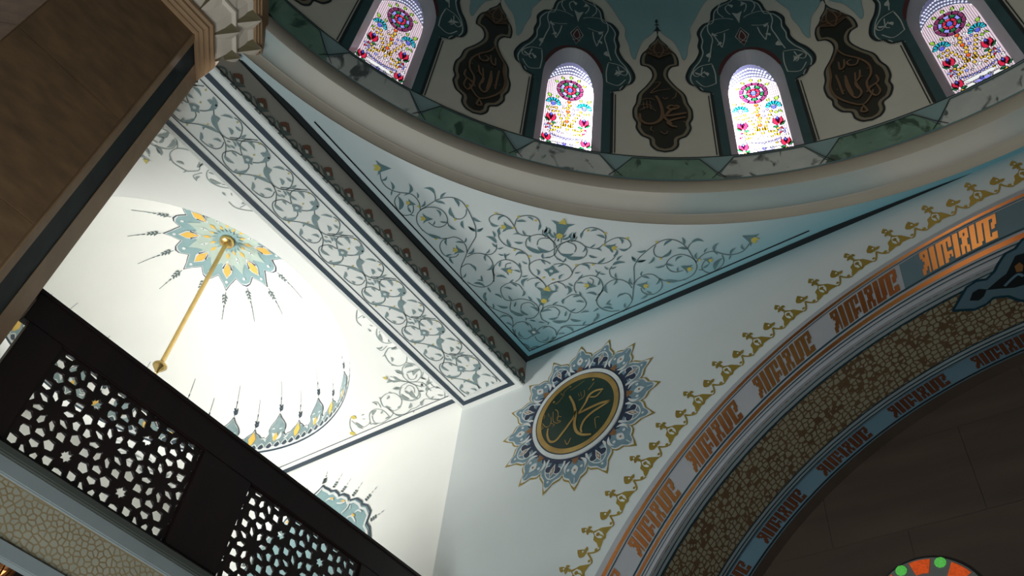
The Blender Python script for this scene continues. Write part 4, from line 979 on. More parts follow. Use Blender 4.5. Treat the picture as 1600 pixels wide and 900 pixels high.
# brown-capped buds along the hall face of the beam
ZS = ((600, 370), 9.0); xfn = lambda x, y: onX(XB, x, y)
def bud():
    a = Art(); t = lambda P: tr_(P, *ZS, xfn)
    a.poly(t([(255, 185), (300, 165), (345, 170), (370, 240), (375, 310), (330, 345), (280, 335), (265, 270)]), greeng, .005)
    a.poly(t([(262, 180), (310, 162), (348, 172), (375, 300), (345, 290), (330, 225), (275, 240)]), orange, .007)
    a.poly(t([(290, 235), (325, 245), (335, 285), (305, 285)]), beige, .009)
    a.poly(t([(330, 345), (375, 310), (398, 330), (360, 345), (320, 355)]), greeng, .007); a.poly(t([(250, 330), (275, 320), (330, 350), (280, 350)]), greeng, .007)
    a.stroke(t([(225, 160), (250, 210), (265, 260)]), .022, greeng, .005, 3)
    a.stroke(t([(105, 145), (150, 130), (190, 150), (205, 200), (190, 240), (155, 215), (150, 170)]), .030, greeng, .005, 4); a.stroke(t([(195, 190), (215, 250), (225, 280)]), .028, greeng, .006, 3)
    a.stroke(t([(300, 345), (310, 390), (250, 330)]), .014, greeng, .004, 3)
    return a
BU = bud(); bo = BU.build('painted_bud', mapX, beam)
BP = 0.3525
for k in range(-8, 8):
    if k == 0: continue
    o = bo.copy(); COL.objects.link(o); o.location.y = BP * k

# ================================================================== SIDE BAY
XW = -13.25; YS = 0.91
mesh('wall_west', [(XW, YS, -1.6), (XW, YBAY, -1.6), (XW, YBAY, BZ), (XW, YS, BZ)], [(0, 1, 2, 3)], baywhite)['kind'] = 'structure'
wb = Art()
SW = (-9.0, 5.25); 
def wloop(c, hw, zb, zs, zt, n=10): return [(c + x, z) for x, z in win_outline(hw, zb, zs, zt, n)]
BW = wloop(-9.1, .62, 4.6, 6.35, 7.0)
wb.poly([(XW, -1.6), (-6.77, -1.6), (-6.77, BZ), (XW, BZ)], baywhite, 0, [BW[::-1]])
bwall = wb.build('wall_bay', mapWB); bwall['kind'] = 'structure'
mesh('wall_bay_south', [(XW, YS, -1.6), (-6.92, YS, -1.6), (-6.92, YS, BZ), (XW, YS, BZ)], [(0, 1, 2, 3)], baywhite)['kind'] = 'structure'
# ceiling with the round opening
vs, fs = [], []; n = 120
angs = sorted([2 * pi * i / n for i in range(n)] + [atan2(y - BC[1], x - BC[0]) % (2 * pi) for x in (XW, XL + .02) for y in (YS, YBAY)])
for a_ in angs:
    c, s = cos(a_), sin(a_); t = min((XL + .02 - BC[0]) / c if c > 1e-9 else ((BC[0] - XW) / -c if c < -1e-9 else 1e9), (YBAY - BC[1]) / s if s > 1e-9 else ((BC[1] - YS) / -s if s < -1e-9 else 1e9))
    vs += [(BC[0] + BR * c, BC[1] + BR * s, BZ), (BC[0] + t * c, BC[1] + t * s, BZ)]
k = len(angs)
bceil = mesh('ceiling_bay', vs, [(2 * i, 2 * i + 1, 2 * ((i + 1) % k) + 1, 2 * ((i + 1) % k)) for i in range(k)], baywhite); bceil['kind'] = 'structure'
DH = 2.45
bd_ = lathe('ceiling_bay_dome', [(BR * cos(t * pi / 2 / 24), BZ + DH * sin(t * pi / 2 / 24)) for t in range(24)] + [(0.001, BZ + DH)], BC[0], BC[1], 0, 2 * pi, 128, baywhite); bd_['kind'] = 'structure'
def domept(x, y, h):
    r = min(.9999, hypot(x, y) / BR); q = 1 - h / BR; return (BC[0] + x * q, BC[1] + y * q, BZ + DH * sqrt(1 - r * r) * q)
mapApex = lambda u, v, h: domept(u, v, h)
def mapSide(u, v, h):   # u arc length, v height above rim
    e = min(.999, max(0, v) / DH); r = BR * sqrt(1 - e * e) - h; a = u / BR; return (BC[0] + r * cos(a), BC[1] + r * sin(a), BZ + v)
# rosette at the crown
ros = empty('ceiling_rosette', 'sixteen-pointed blue and ochre rosette painted round the lamp rod', 'rosette')
pa = lambda r, a: (r * cos(radians(a)), r * sin(radians(a)))
A0 = 0.9 + 1.0
def star(d):
    P = []
    for k in range(16):
        a = 2 + 22.5 * k; big_ = (k % 2 == 0); P += [pa((1.03 if big_ else .93) - d * 1.5, a), pa(.90 - d, a + 4.5), pa(.86 - d, a + 7), pa(.79 - d, a + 11.25), pa(.86 - d, a + 15.5), pa(.9 - d, a + 18)]
    return P
for nm_, d, m, h in (('outline', 0, navy, .010), ('white_edge', .018, whitep, .016), ('blue_star', .036, rose_b, .022)):
    a = Art(); a.poly(star(d), m, h); a.slice(.15, .15); a.build(nm_, mapApex, ros)
a = Art()
P = []
for k in range(16): an = 2 + 22.5 * k; P += [pa(.70 if k % 2 else .55, an), pa(.6 if k % 2 else .58, an + 5.6), pa(.52, an + 11.25), pa(.58, an + 17)]
a.poly(P, rose_g, .030); a.slice(.15, .15); a.build('sage_ring', mapApex, ros)
for k in range(8):
    an = 2 + 45 * k; a = Art()
    a.poly([pa(.80, an), pa(.68, an + 7), pa(.58, an + 9), pa(.50, an + 5), pa(.44, an), pa(.50, an - 5), pa(.58, an - 9), pa(.68, an - 7)], whitep, .036)
    for sg in (1, -1): a.poly([pa(.62, an + sg * 8.5), pa(.52, an + sg * 5), pa(.49, an + sg * 2), pa(.54, an + sg * 4.5), pa(.62, an + sg * 6)], deepnavy, .040)
    a.poly([pa(.775, an), pa(.67, an + 5.4), pa(.60, an + 5.4), pa(.55, an + 2.6), pa(.47, an), pa(.55, an - 2.6), pa(.60, an - 5.4), pa(.67, an - 5.4)], rose_y, .044)
    a.poly([pa(.42, an), pa(.35, an + 5), pa(.27, an), pa(.35, an - 5)], rose_y, .040)
    a.disc(pa(.86, an), .028, whitep, .036, 6); a.build('ochre_motif', mapApex, ros)
    a = Art(); b_ = an + 22.5; a.poly([pa(.50, b_), pa(.42, b_ + 3.5), pa(.35, b_), pa(.42, b_ - 3.5)], whitep, .040); a.build('white_diamond', mapApex, ros); a = Art(); a.disc(pa(.43, b_), .012, deepnavy, .044, 6); a.build('navy_dot', mapApex, ros)
    a = Art(); a.disc(pa(.78, b_), .03, whitep, .036, 6); a.build('white_dot', mapApex, ros)
    a = Art(); a.poly([pa(.33, b_), pa(.27, b_ + 5), pa(.22, b_), pa(.27, b_ - 5)], rose_y, .040); a.build('ochre_drop', mapApex, ros)
a = Art(); P = []
for k in range(20): P += [pa(.27, 18 * k), pa(.19, 18 * k + 9)]
a.poly(P, rose_b, .05); a.build('centre_star', mapApex, ros)
for k in range(16):
    an = 2 + 22.5 * k; r0 = (1.03 if k % 2 == 0 else .93) + .05; a = Art()
    a.stroke([pa(r0 + .22, an), pa(1.5, an)], .010, stemm, .008, 1)
    for q in range(3):
        for sg in (1, -1): a.leaf(pa(r0 + .02 + .05 * q, an), pa(r0 + .07 + .05 * q, an + sg * (2.8 - .6 * q)), stemm, .01, .5)
    a.stroke([pa(r0 - .03, an), pa(r0 + .16, an)], .012, stemm, .010, 1); a.leaf(pa(r0 + .18, an), pa(r0 + .25, an), stemm, .01, .35, 0); a.leaf(pa(r0 + .26, an), pa(r0 + .32, an), stemm, .01, .3, 0)
    a.slice(.2, .2); a.build('painted_ray', mapApex, ros)
# crown border round the foot of the dome: eighteen tall and eighteen short crests
def crownunit():
    a = Art(); U = radians(20) * BR
    tall = [(0, .70), (.06, .60), (.13, .52), (.17, .42), (.15, .34), (.20, .27), (.24, .30)]
    sh = [(.24, .30), (.30, .30), (.36, .36), (.42, .40), (U / 2, .47)]
    L = cat_rom(tall, 3)[:-1] + cat_rom(sh, 3)
    for sg in (1, -1):
        P = [(sg * x, z) for x, z in L]
        a.poly(P + [(sg * U / 2, .08), (0, .08)], whitep, .008)
        a.poly([(x * .97, z - .03) for x, z in P] + [(sg * U / 2, .08), (0, .08)], leafb, .014)
        a.stroke(P, .014, navy, .012, 1)
        a.leaf((sg * .02, .2), (sg * .1, .36), whitep, .02, .4); a.leaf((sg * .04, .42), (sg * .12, .42), whitep, .02, .3); a.leaf((sg * .18, .2), (sg * .28, .28), whitep, .02, .3)
        a.poly([(sg * U / 2, .42), (sg * (U / 2 - .07), .28), (sg * (U / 2 - .03), .18), (sg * U / 2, .16)], rose_y, .02)
        for q in (.08, .24, .38): a.disc((sg * q, .10), .055, navy, .022, 8, .045); a.stroke([(sg * (q - .07), .09), (sg * q, .17), (sg * (q + .07), .09)], .016, whitep, .024, 4)
    a.poly([(0, .36), (.05, .26), (0, .17), (-.05, .26)], rose_y, .022)
    for x, z in ((0, .72), (U / 2, .49)):
        a.stroke([(x, z), (x, z + .2)], .010, navy, .010, 1)
        for q in range(2):
            for sg in (1, -1): a.leaf((x, z + .02 + .05 * q), (x + sg * .04, z + .09 + .05 * q), navy, .01, .45)
        a.leaf((x, z + .2), (x, z + .27), navy, .01, .3, 0); a.stroke([(x, z + .28), (x, z + .5)], .008, stemm, .010, 1)
    return a.slice(.12, .12)
CW = crownunit()
for k in range(18):
    u0 = radians(82.4 + 20 * k) * BR; c_ = Art(); c_.add(CW, lambda u, v: (u + u0, v)); c_.build('painted_crown_crest', mapSide, bd_)
lathe('rim_line', [(BR - .001, BZ + .0), (BR - .012, BZ + .03)], BC[0], BC[1], 0, 2 * pi, 128, navy, bd_)
lathe('rim_white', [(BR - .008, BZ + .03), (BR - .02, BZ + .085)], BC[0], BC[1], 0, 2 * pi, 128, whitep, bd_)
# borders and vines of the bay ceiling
a = Art(); a.stroke([(XL + .1, YBAY - .045), (XW + .05, YBAY - .045)], .085, navy, .006, 1); a.stroke([(XL + .1, YBAY - .17), (XW + .05, YBAY - .17)], .014, navy, .006, 1)
a.build('painted_stripe', mapBC, bceil)
Z7 = ((530, 470), 3.91); bfn = lambda x, y: onZ(BZ, x, y)
bvn = Art(); T7 = lambda P: tr_(P, *Z7, bfn)
dd = [(640, 590, 6)]
for P in ([(80, 800), (65, 760), (70, 715), (100, 700)], [(75, 730), (110, 760), (150, 770), (190, 745)], [(190, 745), (185, 690), (220, 660), (270, 670), (310, 710)], [(200, 700), (215, 740), (260, 745), (310, 712)], [(310, 712), (330, 680), (290, 650), (285, 640)],
          [(250, 600), (290, 565), (340, 565), (380, 600), (370, 650), (330, 670), (290, 650)], [(250, 600), (265, 640), (290, 650)], [(200, 620), (230, 615), (255, 650)], [(290, 650), (340, 690), (400, 690), (440, 660)], [(380, 600), (440, 610), (490, 590), (490, 550)],
          [(430, 495), (380, 520), (370, 570), (400, 600), (450, 605), (485, 570), (470, 520), (430, 500)], [(400, 540), (425, 515), (455, 530), (460, 560)], [(310, 490), (370, 490), (430, 495), (510, 500), (560, 550)], [(500, 630), (520, 600), (570, 600), (610, 600)], [(530, 570), (545, 540), (590, 525), (640, 550), (645, 590)], [(530, 570), (560, 600), (610, 600)], [(440, 660), (470, 650), (500, 630)]):
    bvn.stroke(T7(P), .012, leafbay, .006, 4)
for x0, y0, x1, y1, b in ((75, 775, 60, 775, 0), (110, 760, 150, 780, .1), (100, 740, 150, 770, .1), (155, 690, 135, 700, 0), (160, 720, 140, 720, 0), (180, 740, 205, 755, .1), (225, 665, 205, 700, .1), (265, 672, 255, 690, 0), (310, 705, 280, 720, 0), (200, 745, 240, 745, .2), (200, 618, 230, 640, -.25),
                          (255, 600, 240, 585, 0), (290, 600, 300, 575, .1), (285, 640, 320, 655, .1), (375, 640, 355, 655, 0), (300, 555, 325, 565, 0), (340, 692, 395, 695, .1), (425, 655, 435, 620, .1), (450, 680, 460, 670, 0), (330, 460, 380, 485, .1), (325, 535, 385, 525, .1), (345, 430, 380, 445, 0),
                          (430, 600, 380, 565, -.2), (440, 545, 485, 600, .2), (400, 545, 440, 570, .1), (490, 550, 520, 550, 0), (505, 640, 520, 605, -.2), (560, 600, 575, 580, 0), (600, 570, 640, 575, .1), (540, 520, 530, 550, 0), (590, 520, 615, 535, 0), (495, 465, 530, 480, 0), (590, 610, 610, 600, 0), (510, 505, 505, 530, .1)):
    p, q = T7([(x0, y0), (x1, y1)]); bvn.leaf(p, q, leafbay, .008, .3, b)
def bmir(u, v): return (-6.84 + (v - 7.07), 7.07 + (u + 6.84))
bv2 = Art(); bv2.add(bvn); bv2.add(bvn, bmir)
p, q = T7([(285, 472), (335, 490)]); bv2.poly(T7([(285, 445), (305, 480), (335, 490), (290, 500), (300, 480)]), leafbay, .01); bv2.poly(T7([(262, 465), (290, 460), (290, 482)]), yellow, .01); bv2.disc(T7([(88, 710)])[0], .045, yellow, .009, 6); bv2.disc(T7([(82, 808)])[0], .05, yellow, .009, 6)
bv2.build('painted_vine_scroll', mapBC, bceil); 
bv2.build('painted_vine_scroll', lambda u, v, h: (u, 7.91 - v, BZ - h), bceil); bv2.build('painted_vine_scroll', lambda u, v, h: (2 * BC[0] - u, v, BZ - h), bceil)
# scalloped ornament over the bay window
ZO = ((480, 720), 6.43); ofn = lambda x, y: onY(YBAY, x, y); TO = lambda P: tr_(P, *ZO, ofn)
orn = empty('window_crown_ornament', 'pale blue scalloped ornament painted on the bay wall above the gallery screen', 'ornament')
edge = TO([(165, 250), (180, 270), (225, 290), (245, 310), (285, 300), (320, 330), (325, 352), (370, 335), (415, 355), (430, 400), (500, 380), (550, 410), (560, 440), (610, 450), (640, 510), (600, 620), (630, 670), (640, 780)])
xc = edge[0][0]; R = edge + [(edge[-1][0] - .05, 5.2), (xc, 5.2)]
a = Art()
for sg in (1, -1):
    a.poly([(xc + sg * (x - xc), z) for x, z in R], rose_b, .004 + (0 if sg > 0 else .0)); a.stroke([(xc + sg * (x - xc), z) for x, z in edge], .035, navy, .012, 1); a.stroke([(xc + sg * (x - xc) * .97, z - .05) for x, z in edge], .04, whitep, .014, 1)
a.build('field', mapWB, orn)
a = Art()
for sg in (1, -1):
    for P in ([(430, 400), (410, 470), (350, 530)], [(190, 410), (230, 385), (270, 400)], [(300, 430), (350, 430), (390, 415)], [(480, 525), (520, 500), (550, 520)], [(400, 580), (450, 560), (490, 620)], [(440, 450), (435, 490)]):
        q = TO(P); a.stroke([(xc + sg * (x - xc), z) for x, z in q], .03, whitep, .016, 4, taper=.6)
    for P in ([(240, 385), (270, 385)], [(350, 410), (385, 405)], [(455, 540), (480, 560)]):
        q = TO(P); a.stroke([(xc + sg * (x - xc), z) for x, z in q], .03, rose_y, .018, 1)
    for P in ([(165, 230), (210, 105)], [(268, 270), (362, 125)], [(350, 315), (450, 175)], [(460, 355), (565, 210)], [(590, 400), (712, 255)], [(640, 598), (785, 495)]):
        q0, q1 = TO(P); q0 = (xc + sg * (q0[0] - xc), q0[1]); q1 = (xc + sg * (q1[0] - xc), q1[1])
        L = lambda t, o=0: (q0[0] + (q1[0] - q0[0]) * t - (q1[1] - q0[1]) * o, q0[1] + (q1[1] - q0[1]) * t + (q1[0] - q0[0]) * o)
        for t in (.0, .15, .3):
            for o_ in (.07, -.07): a.disc(L(t + .05, o_), .018, stemm, .01, 6)
        a.disc(L(.05), .018, stemm, .01, 6); a.leaf(L(.15), L(.4), stemm, .01, .15, 0); a.leaf(L(.5), L(.68), stemm, .01, .3, 0); a.leaf(L(.72), L(1), stemm, .01, .15, 0)
a.build('scrolls_and_sprays', mapWB, orn)
# stained window in the bay wall, seen through the screen
r = empty('window_16', kind='structure')
a = Art(); L = wloop(-9.1, .54, 4.66, 6.3, 6.92)
gx = [p[0] for p in L]
P2 = Art(); P2.poly(L, G['clear'], -.10); P2.build('glass_sheet', mapWB, r)
a = Art()
rnd = random.Random(4)
for i in range(9):
    for j in range(18):
        x = -9.1 - .5 + 1.0 * (i + .5) / 9; z = 4.75 + .12 * j
        if inpoly(L, x, z):
            c = rnd.choice(['pink', 'lav', 'whi', 'yel', 'red', 'cyan', 'whi', 'pink']); 
            a.stroke([(x - .05, z), (x, z + .055), (x + .05, z), (x, z - .055)], .012, lead, -.09, 1, closed=True)
            if c in ('red', 'yel', 'cyan', 'lav'): a.poly([(x - .04, z), (x, z + .045), (x + .04, z), (x, z - .045)], G[c], -.092)
a.build('leaded_pattern', mapWB, r)
vs = []; 
for (x, z), (gx_, gz) in zip(BW, L): vs += [(x, YBAY, z), (gx_, YBAY + .12, gz)]
mesh('reveal', vs, [(2 * i, 2 * i + 1, 2 * ((i + 1) % len(BW)) + 1, 2 * ((i + 1) % len(BW))) for i in range(len(BW))], revm, r)

# ================================================================== HANGING LAMP ROD
lamp = empty('hanging_lamp_rod', 'long brass rod hanging from the rosette of the bright small dome', 'lamp')
zt = BZ + DH
lathe('ceiling_cup', [(.02, zt - .13), (.10, zt - .13), (.125, zt - .11), (.13, zt - .06), (.11, zt - .05), (.115, zt - .02), (.13, zt + .0)], BC[0], BC[1], 0, 2 * pi, 28, brass, lamp)
lathe('rod', [(.036, zt - .13), (.034, 8.1)], BC[0], BC[1], 0, 2 * pi, 14, brass, lamp)
lathe('end_bell', [(.034, 8.12), (.05, 8.10), (.10, 8.05), (.105, 8.03), (.07, 7.98), (.035, 7.94), (.02, 7.90), (.001, 7.89)], BC[0], BC[1], 0, 2 * pi, 24, brass, lamp)
for k in range(6):
    z = 7.87 - .065 * k; bm = bmesh.new()
    vs, fs = [], []
    for i in range(12):
        a_ = 2 * pi * i / 12
        for j in range(6):
            b_ = 2 * pi * j / 6; rr_ = .022 + .006 * cos(b_); p = (rr_ * cos(a_), .006 * sin(b_), rr_ * 1.6 * sin(a_))
            if k % 2: p = (p[1], p[0], p[2])
            vs.append((BC[0] + p[0], BC[1] + p[1], z + p[2]))
    fs = [(i * 6 + j, i * 6 + (j + 1) % 6, ((i + 1) % 12) * 6 + (j + 1) % 6, ((i + 1) % 12) * 6 + j) for i in range(12) for j in range(6)]
    mesh('chain_link', vs, fs, brass, lamp, True); bm.free()

# ================================================================== GALLERY SCREEN, LEDGE AND TRACERY FRIEZE
scr = empty('gallery_screen', 'dark walnut gallery railing screen pierced with star lattice', 'screen')
TK = .05
ZT, ZL = 4.93, 3.64
cy, cz, pt = 1.955 + 0, 4.105, .5275
def clip_poly(P, y0, y1, z0, z1):
    for ax, v, sg in ((0, y0, 1), (0, y1, -1), (1, z0, 1), (1, z1, -1)):
        out = []
        for i in range(len(P)):
            a, b = P[i - 1], P[i]; ia = (a[ax] - v) * sg >= 0; ib = (b[ax] - v) * sg >= 0
            if ia != ib: t = (v - a[ax]) / (b[ax] - a[ax]); out.append((a[0] + (b[0] - a[0]) * t, a[1] + (b[1] - a[1]) * t))
            if ib: out.append(b)
        P = out
        if len(P) < 3: return None
    return P
def unit_holes(py, pz):
    H = []
    def q(r, a): return (py + r * cos(radians(a)), pz + r * sin(radians(a)))
    for k in range(8):
        a = 22.5 + 45 * k; H.append([q(.083, a), q(.118, a + 11.5), q(.162, a + 4), q(.162, a - 4), q(.118, a - 11.5)])
    for k in range(4):
        a = 45 + 90 * k; H.append([q(.183, a - 5), q(.183, a + 5), q(.215, a + 10), q(.258, a), q(.215, a - 10)])
    for k in range(4):
        a = 90 * k; H.append([q(.178, a), q(.205, a + 9.5), q(.236, a + 7.5), q(.236, a - 7.5), q(.205, a - 9.5)])
    return H
def edge_holes(py, pz, hor):
    H = []
    for s in (1, -1):
        c = .108 * s; P = [(c - .045 * s, 0), (c - .015 * s, .038), (c + .028 * s, .030), (c + .036 * s, 0), (c + .028 * s, -.030), (c - .015 * s, -.038)]
        H.append([(py + (x if hor else y), pz + (y if hor else x)) for x, y in P])
    return H
def lattice(y0, y1, z0, z1, oy):
    H = []
    for i in range(-1, 5):
        for j in range(-2, 3):
            py, pz = oy + i * pt, cz + j * pt
            H += unit_holes(py, pz); H += edge_holes(py, pz + pt / 2, True); H += edge_holes(py + pt / 2, pz, False)
            c = (py + pt / 2, pz + pt / 2); H.append([(c[0] + (.060 if k % 2 == 0 else .038) * cos(k * pi / 8), c[1] + (.060 if k % 2 == 0 else .038) * sin(k * pi / 8)) for k in range(16)])
    out = []
    for P in H:
        if len(P) != 16: cxm = sum(p[0] for p in P) / len(P); czm = sum(p[1] for p in P) / len(P); P = [(cxm + (p[0] - cxm) * 1.3, czm + (p[1] - czm) * 1.3) for p in P]
        C = clip_poly(P, y0 + .012, y1 - .012, z0 + .012, z1 - .012)
        if C:
            ar = abs(sum(C[i - 1][0] * C[i][1] - C[i][0] * C[i - 1][1] for i in range(len(C)))) / 2
            if ar > 1.5e-4: out.append(C)
    cu = bpy.data.curves.new('lattice', 'CURVE'); cu.dimensions = '2D'; cu.fill_mode = 'BOTH'; cu.extrude = .012; cu.bevel_depth = .002; cu.bevel_resolution = 0
    for P in [[(y0 - .02, z0 - .02), (y1 + .02, z0 - .02), (y1 + .02, z1 + .02), (y0 - .02, z1 + .02)]] + out:
        s = cu.splines.new('POLY'); s.points.add(len(P) - 1); s.use_cyclic_u = True
        for pt_, p in zip(s.points, P): pt_.co = (p[0], p[1], 0, 1)
    t = bpy.data.objects.new('tmp', cu); COL.objects.link(t); dg = bpy.context.evaluated_depsgraph_get(); me = bpy.data.meshes.new_from_object(t.evaluated_get(dg)); bpy.data.objects.remove(t)
    for v in me.vertices: v.co = (XBAL - .01 - v.co.z, v.co.x, v.co.y)
    me.materials.clear(); me.materials.append(wood); me.update()
    return link('lattice_panel', me, scr)
Z0L, Z1L = 3.665, 4.612
panels = [(1.735, 3.255, cy), (3.82, 5.355, 4.075), (5.92, 6.80, 6.19)]
for y0, y1, oy in panels: lattice(y0, y1, Z0L, Z1L, oy)
box('top_rail', XBAL - .06, XBAL + .03, 1.36, YW, Z1L, 4.90, wood, scr, .006)
lathe_pts = []
box('hand_rail', XBAL - .075, XBAL + .045, 1.30, YW, 4.885, ZT + .005, wood, scr, .012)
for y0, y1 in ((1.42, 1.735), (3.255, 3.82), (5.355, 5.92), (6.80, YW)): box('post', XBAL - .06, XBAL + .03, y0, y1, Z0L - .0, Z1L, wood, scr, .005)
box('bottom_rail', XBAL - .06, XBAL + .03, 1.42, YW, ZL, Z0L, wood, scr, .004)
gal = empty('trim_gallery_edge', kind='structure')
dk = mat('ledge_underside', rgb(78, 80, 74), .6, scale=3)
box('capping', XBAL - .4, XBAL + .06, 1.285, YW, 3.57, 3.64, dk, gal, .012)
box('ledge', XBAL - .4, XBAL + .02, 1.285, YW, 3.45, 3.575, ledge_m, gal, .01)
box('gallery_floor', XW, XBAL - .4, 0.92, YBAY - .01, 3.45, 3.56, hallw, gal)
fr = empty('tracery_frieze', 'gilt star tracery frieze under the grey gallery ledge', 'frieze')
box('frieze_body', XBAL - .07, XBAL - .012, 1.285, YW, 3.05, 3.45, giltlat, fr)
box('lower_band', XBAL - .07, XBAL + .012, 1.285, YW, 2.94, 3.055, ledge_m, gal, .008)
def cells():
    seeds = []; Z0, Z1 = 3.055, 3.45; rx = [2.185 + .634 * k for k in range(-2, 8)]
    for cxx in rx:
        for (ccx, ccz) in ((cxx, 3.257), (cxx + .3, 3.100)):
            seeds.append((ccx, ccz))
            for k in range(10):
                a = 2 * pi * k / 10 + .15; seeds.append((ccx + .066 * cos(a), ccz + .066 * sin(a)))
            for k in range(10):
                a = 2 * pi * (k + .5) / 10 + .15; seeds.append((ccx + .116 * cos(a), ccz + .116 * sin(a)))
    rnd = random.Random(3); base = list(seeds)
    for i in range(9000):
        p = (rnd.uniform(.9, YW), rnd.uniform(Z0 - .03, Z1 + .03))
        if any(hypot(p[0] - q - o_, p[1] - z_) < .135 for q in rx for o_, z_ in ((0, 3.257), (.3, 3.100))): continue
        if all((p[0] - s[0]) ** 2 + (p[1] - s[1]) ** 2 > .036 ** 2 for s in seeds): seeds.append(p)
    out = []
    for i, s in enumerate(seeds):
        if not (1.30 < s[0] < YW - .02 and Z0 - .02 < s[1] < Z1 + .02): continue
        P = [(s[0] - .06, s[1] - .06), (s[0] + .06, s[1] - .06), (s[0] + .06, s[1] + .06), (s[0] - .06, s[1] + .06)]
        nb = sorted(((s[0] - q[0]) ** 2 + (s[1] - q[1]) ** 2, q) for q in seeds if q is not s and abs(q[0] - s[0]) < .13 and abs(q[1] - s[1]) < .13)[:14]
        for d2, q in nb:
            d = sqrt(d2); nx, ny = (q[0] - s[0]) / d, (q[1] - s[1]) / d; lim = d / 2 - .006; o = []
            for j in range(len(P)):
                a, b = P[j - 1], P[j]; da = (a[0] - s[0]) * nx + (a[1] - s[1]) * ny - lim; db = (b[0] - s[0]) * nx + (b[1] - s[1]) * ny - lim
                if (da <= 0) != (db <= 0): t = da / (da - db); o.append((a[0] + (b[0] - a[0]) * t, a[1] + (b[1] - a[1]) * t))
                if db <= 0: o.append(b)
            P = o
            if len(P) < 3: break
        if len(P) >= 3:
            P = clip_poly(P, 1.30, YW - .02, Z0 + .008, Z1 - .012)
            if P: out.append(P)
    return out
a = Art()
for P in cells():
    i0 = len(a.v); a.v += [(p[0], p[1], 0) for p in P]; a.f.append(tuple(range(i0, i0 + len(P)))); a.mi.append(a.m(cream))
o = a.build('cream_cells', lambda u, v, h: (XBAL - .010, u, v), fr); o['kind'] = 'stuff'
# under-gallery ceiling and gilded hanging lamp
mesh('ceiling_under_gallery', [(XW, .92, 3.44), (XBAL - .05, .92, 3.44), (XBAL - .05, YW, 3.44), (XW, YW, 3.44)], [(0, 1, 2, 3)], wood)['kind'] = 'structure'
d = rayd(6, 888); p = d * (6.9 / -d.x)
gl_ = empty('gilded_hanging_lantern', 'gilded leaf-shaped lantern tip in the dark under the gallery ledge', 'lantern')
for k in range(8):
    a_ = 2 * pi * k / 8; vs, fs = [], []
    for i in range(9):
        t = i / 8; rr_ = .01 + .075 * sin(pi * t) ** .8; z = p.z - .12 + .30 * t; wv = .028 * sin(pi * t) + .002
        for s_ in (-1, 0, 1): vs.append((p.x + (rr_ + (.012 if s_ == 0 else 0)) * cos(a_) - s_ * wv * sin(a_), p.y + (rr_ + (.012 if s_ == 0 else 0)) * sin(a_) + s_ * wv * cos(a_), z))
    for i in range(8):
        for q in range(2): fs.append((3 * i + q, 3 * i + q + 1, 3 * i + 4 + q, 3 * i + 3 + q))
    mesh('gilt_leaf', vs, fs, goldk, gl_)
lathe('stem', [(.01, p.z + .15), (.008, 3.44)], p.x, p.y, 0, 2 * pi, 8, brass, gl_)

# ================================================================== PIER WITH CHAMFERED CORNER AND MUQARNAS CAPITAL
pier = empty('marble_pier', 'tall brown marble pier with dark green corner strip and white honeycomb capital', 'pillar')
Pp = (-5.58, .90); Qq = (-5.995, 1.277); XP2 = -7.3; YB0 = -.145
foot = [(-5.58, YB0), Pp, Qq, (-6.9, 1.277), (-6.9, -.52), (-5.955, -.52)]
def prism(name, P, z0, z1, m, parent, cap=True):
    n = len(P); vs = [(x, y, z0) for x, y in P] + [(x, y, z1) for x, y in P]; fs = [(i, (i + 1) % n, n + (i + 1) % n, n + i) for i in range(n)]
    if cap: fs += [tuple(range(n))[::-1], tuple(range(n, 2 * n))]
    return mesh(name, vs, fs, m, parent)
prism('core', [(x * 1.0 - .012, y) for x, y in foot], -1.6, 8.3, stone2, pier)
# facing slabs of the wide face, courses with fine joints
zz = -1.6; course = [1.28, 1.28, 1.28, 1.28, 1.28, 1.49, 1.71]
for k, hgt in enumerate(course):
    z1 = min(zz + hgt, 8.0)
    box('marble_slab', -5.62, -5.578 + .001 * (k % 2), YB0 + .004, Pp[1] - .02, zz + .004, z1 - .003, stone, pier); 
    o = box('side_slab', 0, .53, -.02, .012, 0, z1 - zz - .006, stone, pier)
    o.location = (-5.58, YB0, zz + .003); o.rotation_euler = (0, 0, radians(225))
    zz = z1
# chamfer: thin light strip, dark green strip, brown strip
dxx, dyy = Qq[0] - Pp[0], Qq[1] - Pp[1]; Lc = hypot(dxx, dyy); ux, uy = dxx / Lc, dyy / Lc; nx_, ny_ = -uy * -1, ux * -1
nx_, ny_ = (uy, -ux)
if nx_ < 0: nx_, ny_ = -nx_, -ny_
def strip(name, t0, t1, out, m, z0, z1):
    P = [(Pp[0] + ux * t0 * Lc, Pp[1] + uy * t0 * Lc), (Pp[0] + ux * t1 * Lc, Pp[1] + uy * t1 * Lc)]
    Q = [(x + nx_ * out, y + ny_ * out) for x, y in P]; return prism(name, [P[0], P[1], Q[1], Q[0]], z0, z1, m, pier)
strip('light_fillet', -.01, .10, .012, stone2, -1.6, 8.0); strip('light_fillet', .115, .16, .006, stone2, -1.6, 8.0)
strip('green_strip', .16, .60, -.004 + .006, greens, -1.6, 8.0); strip('brown_strip', .60, 1.0, .008, stone2, -1.6, 8.0)
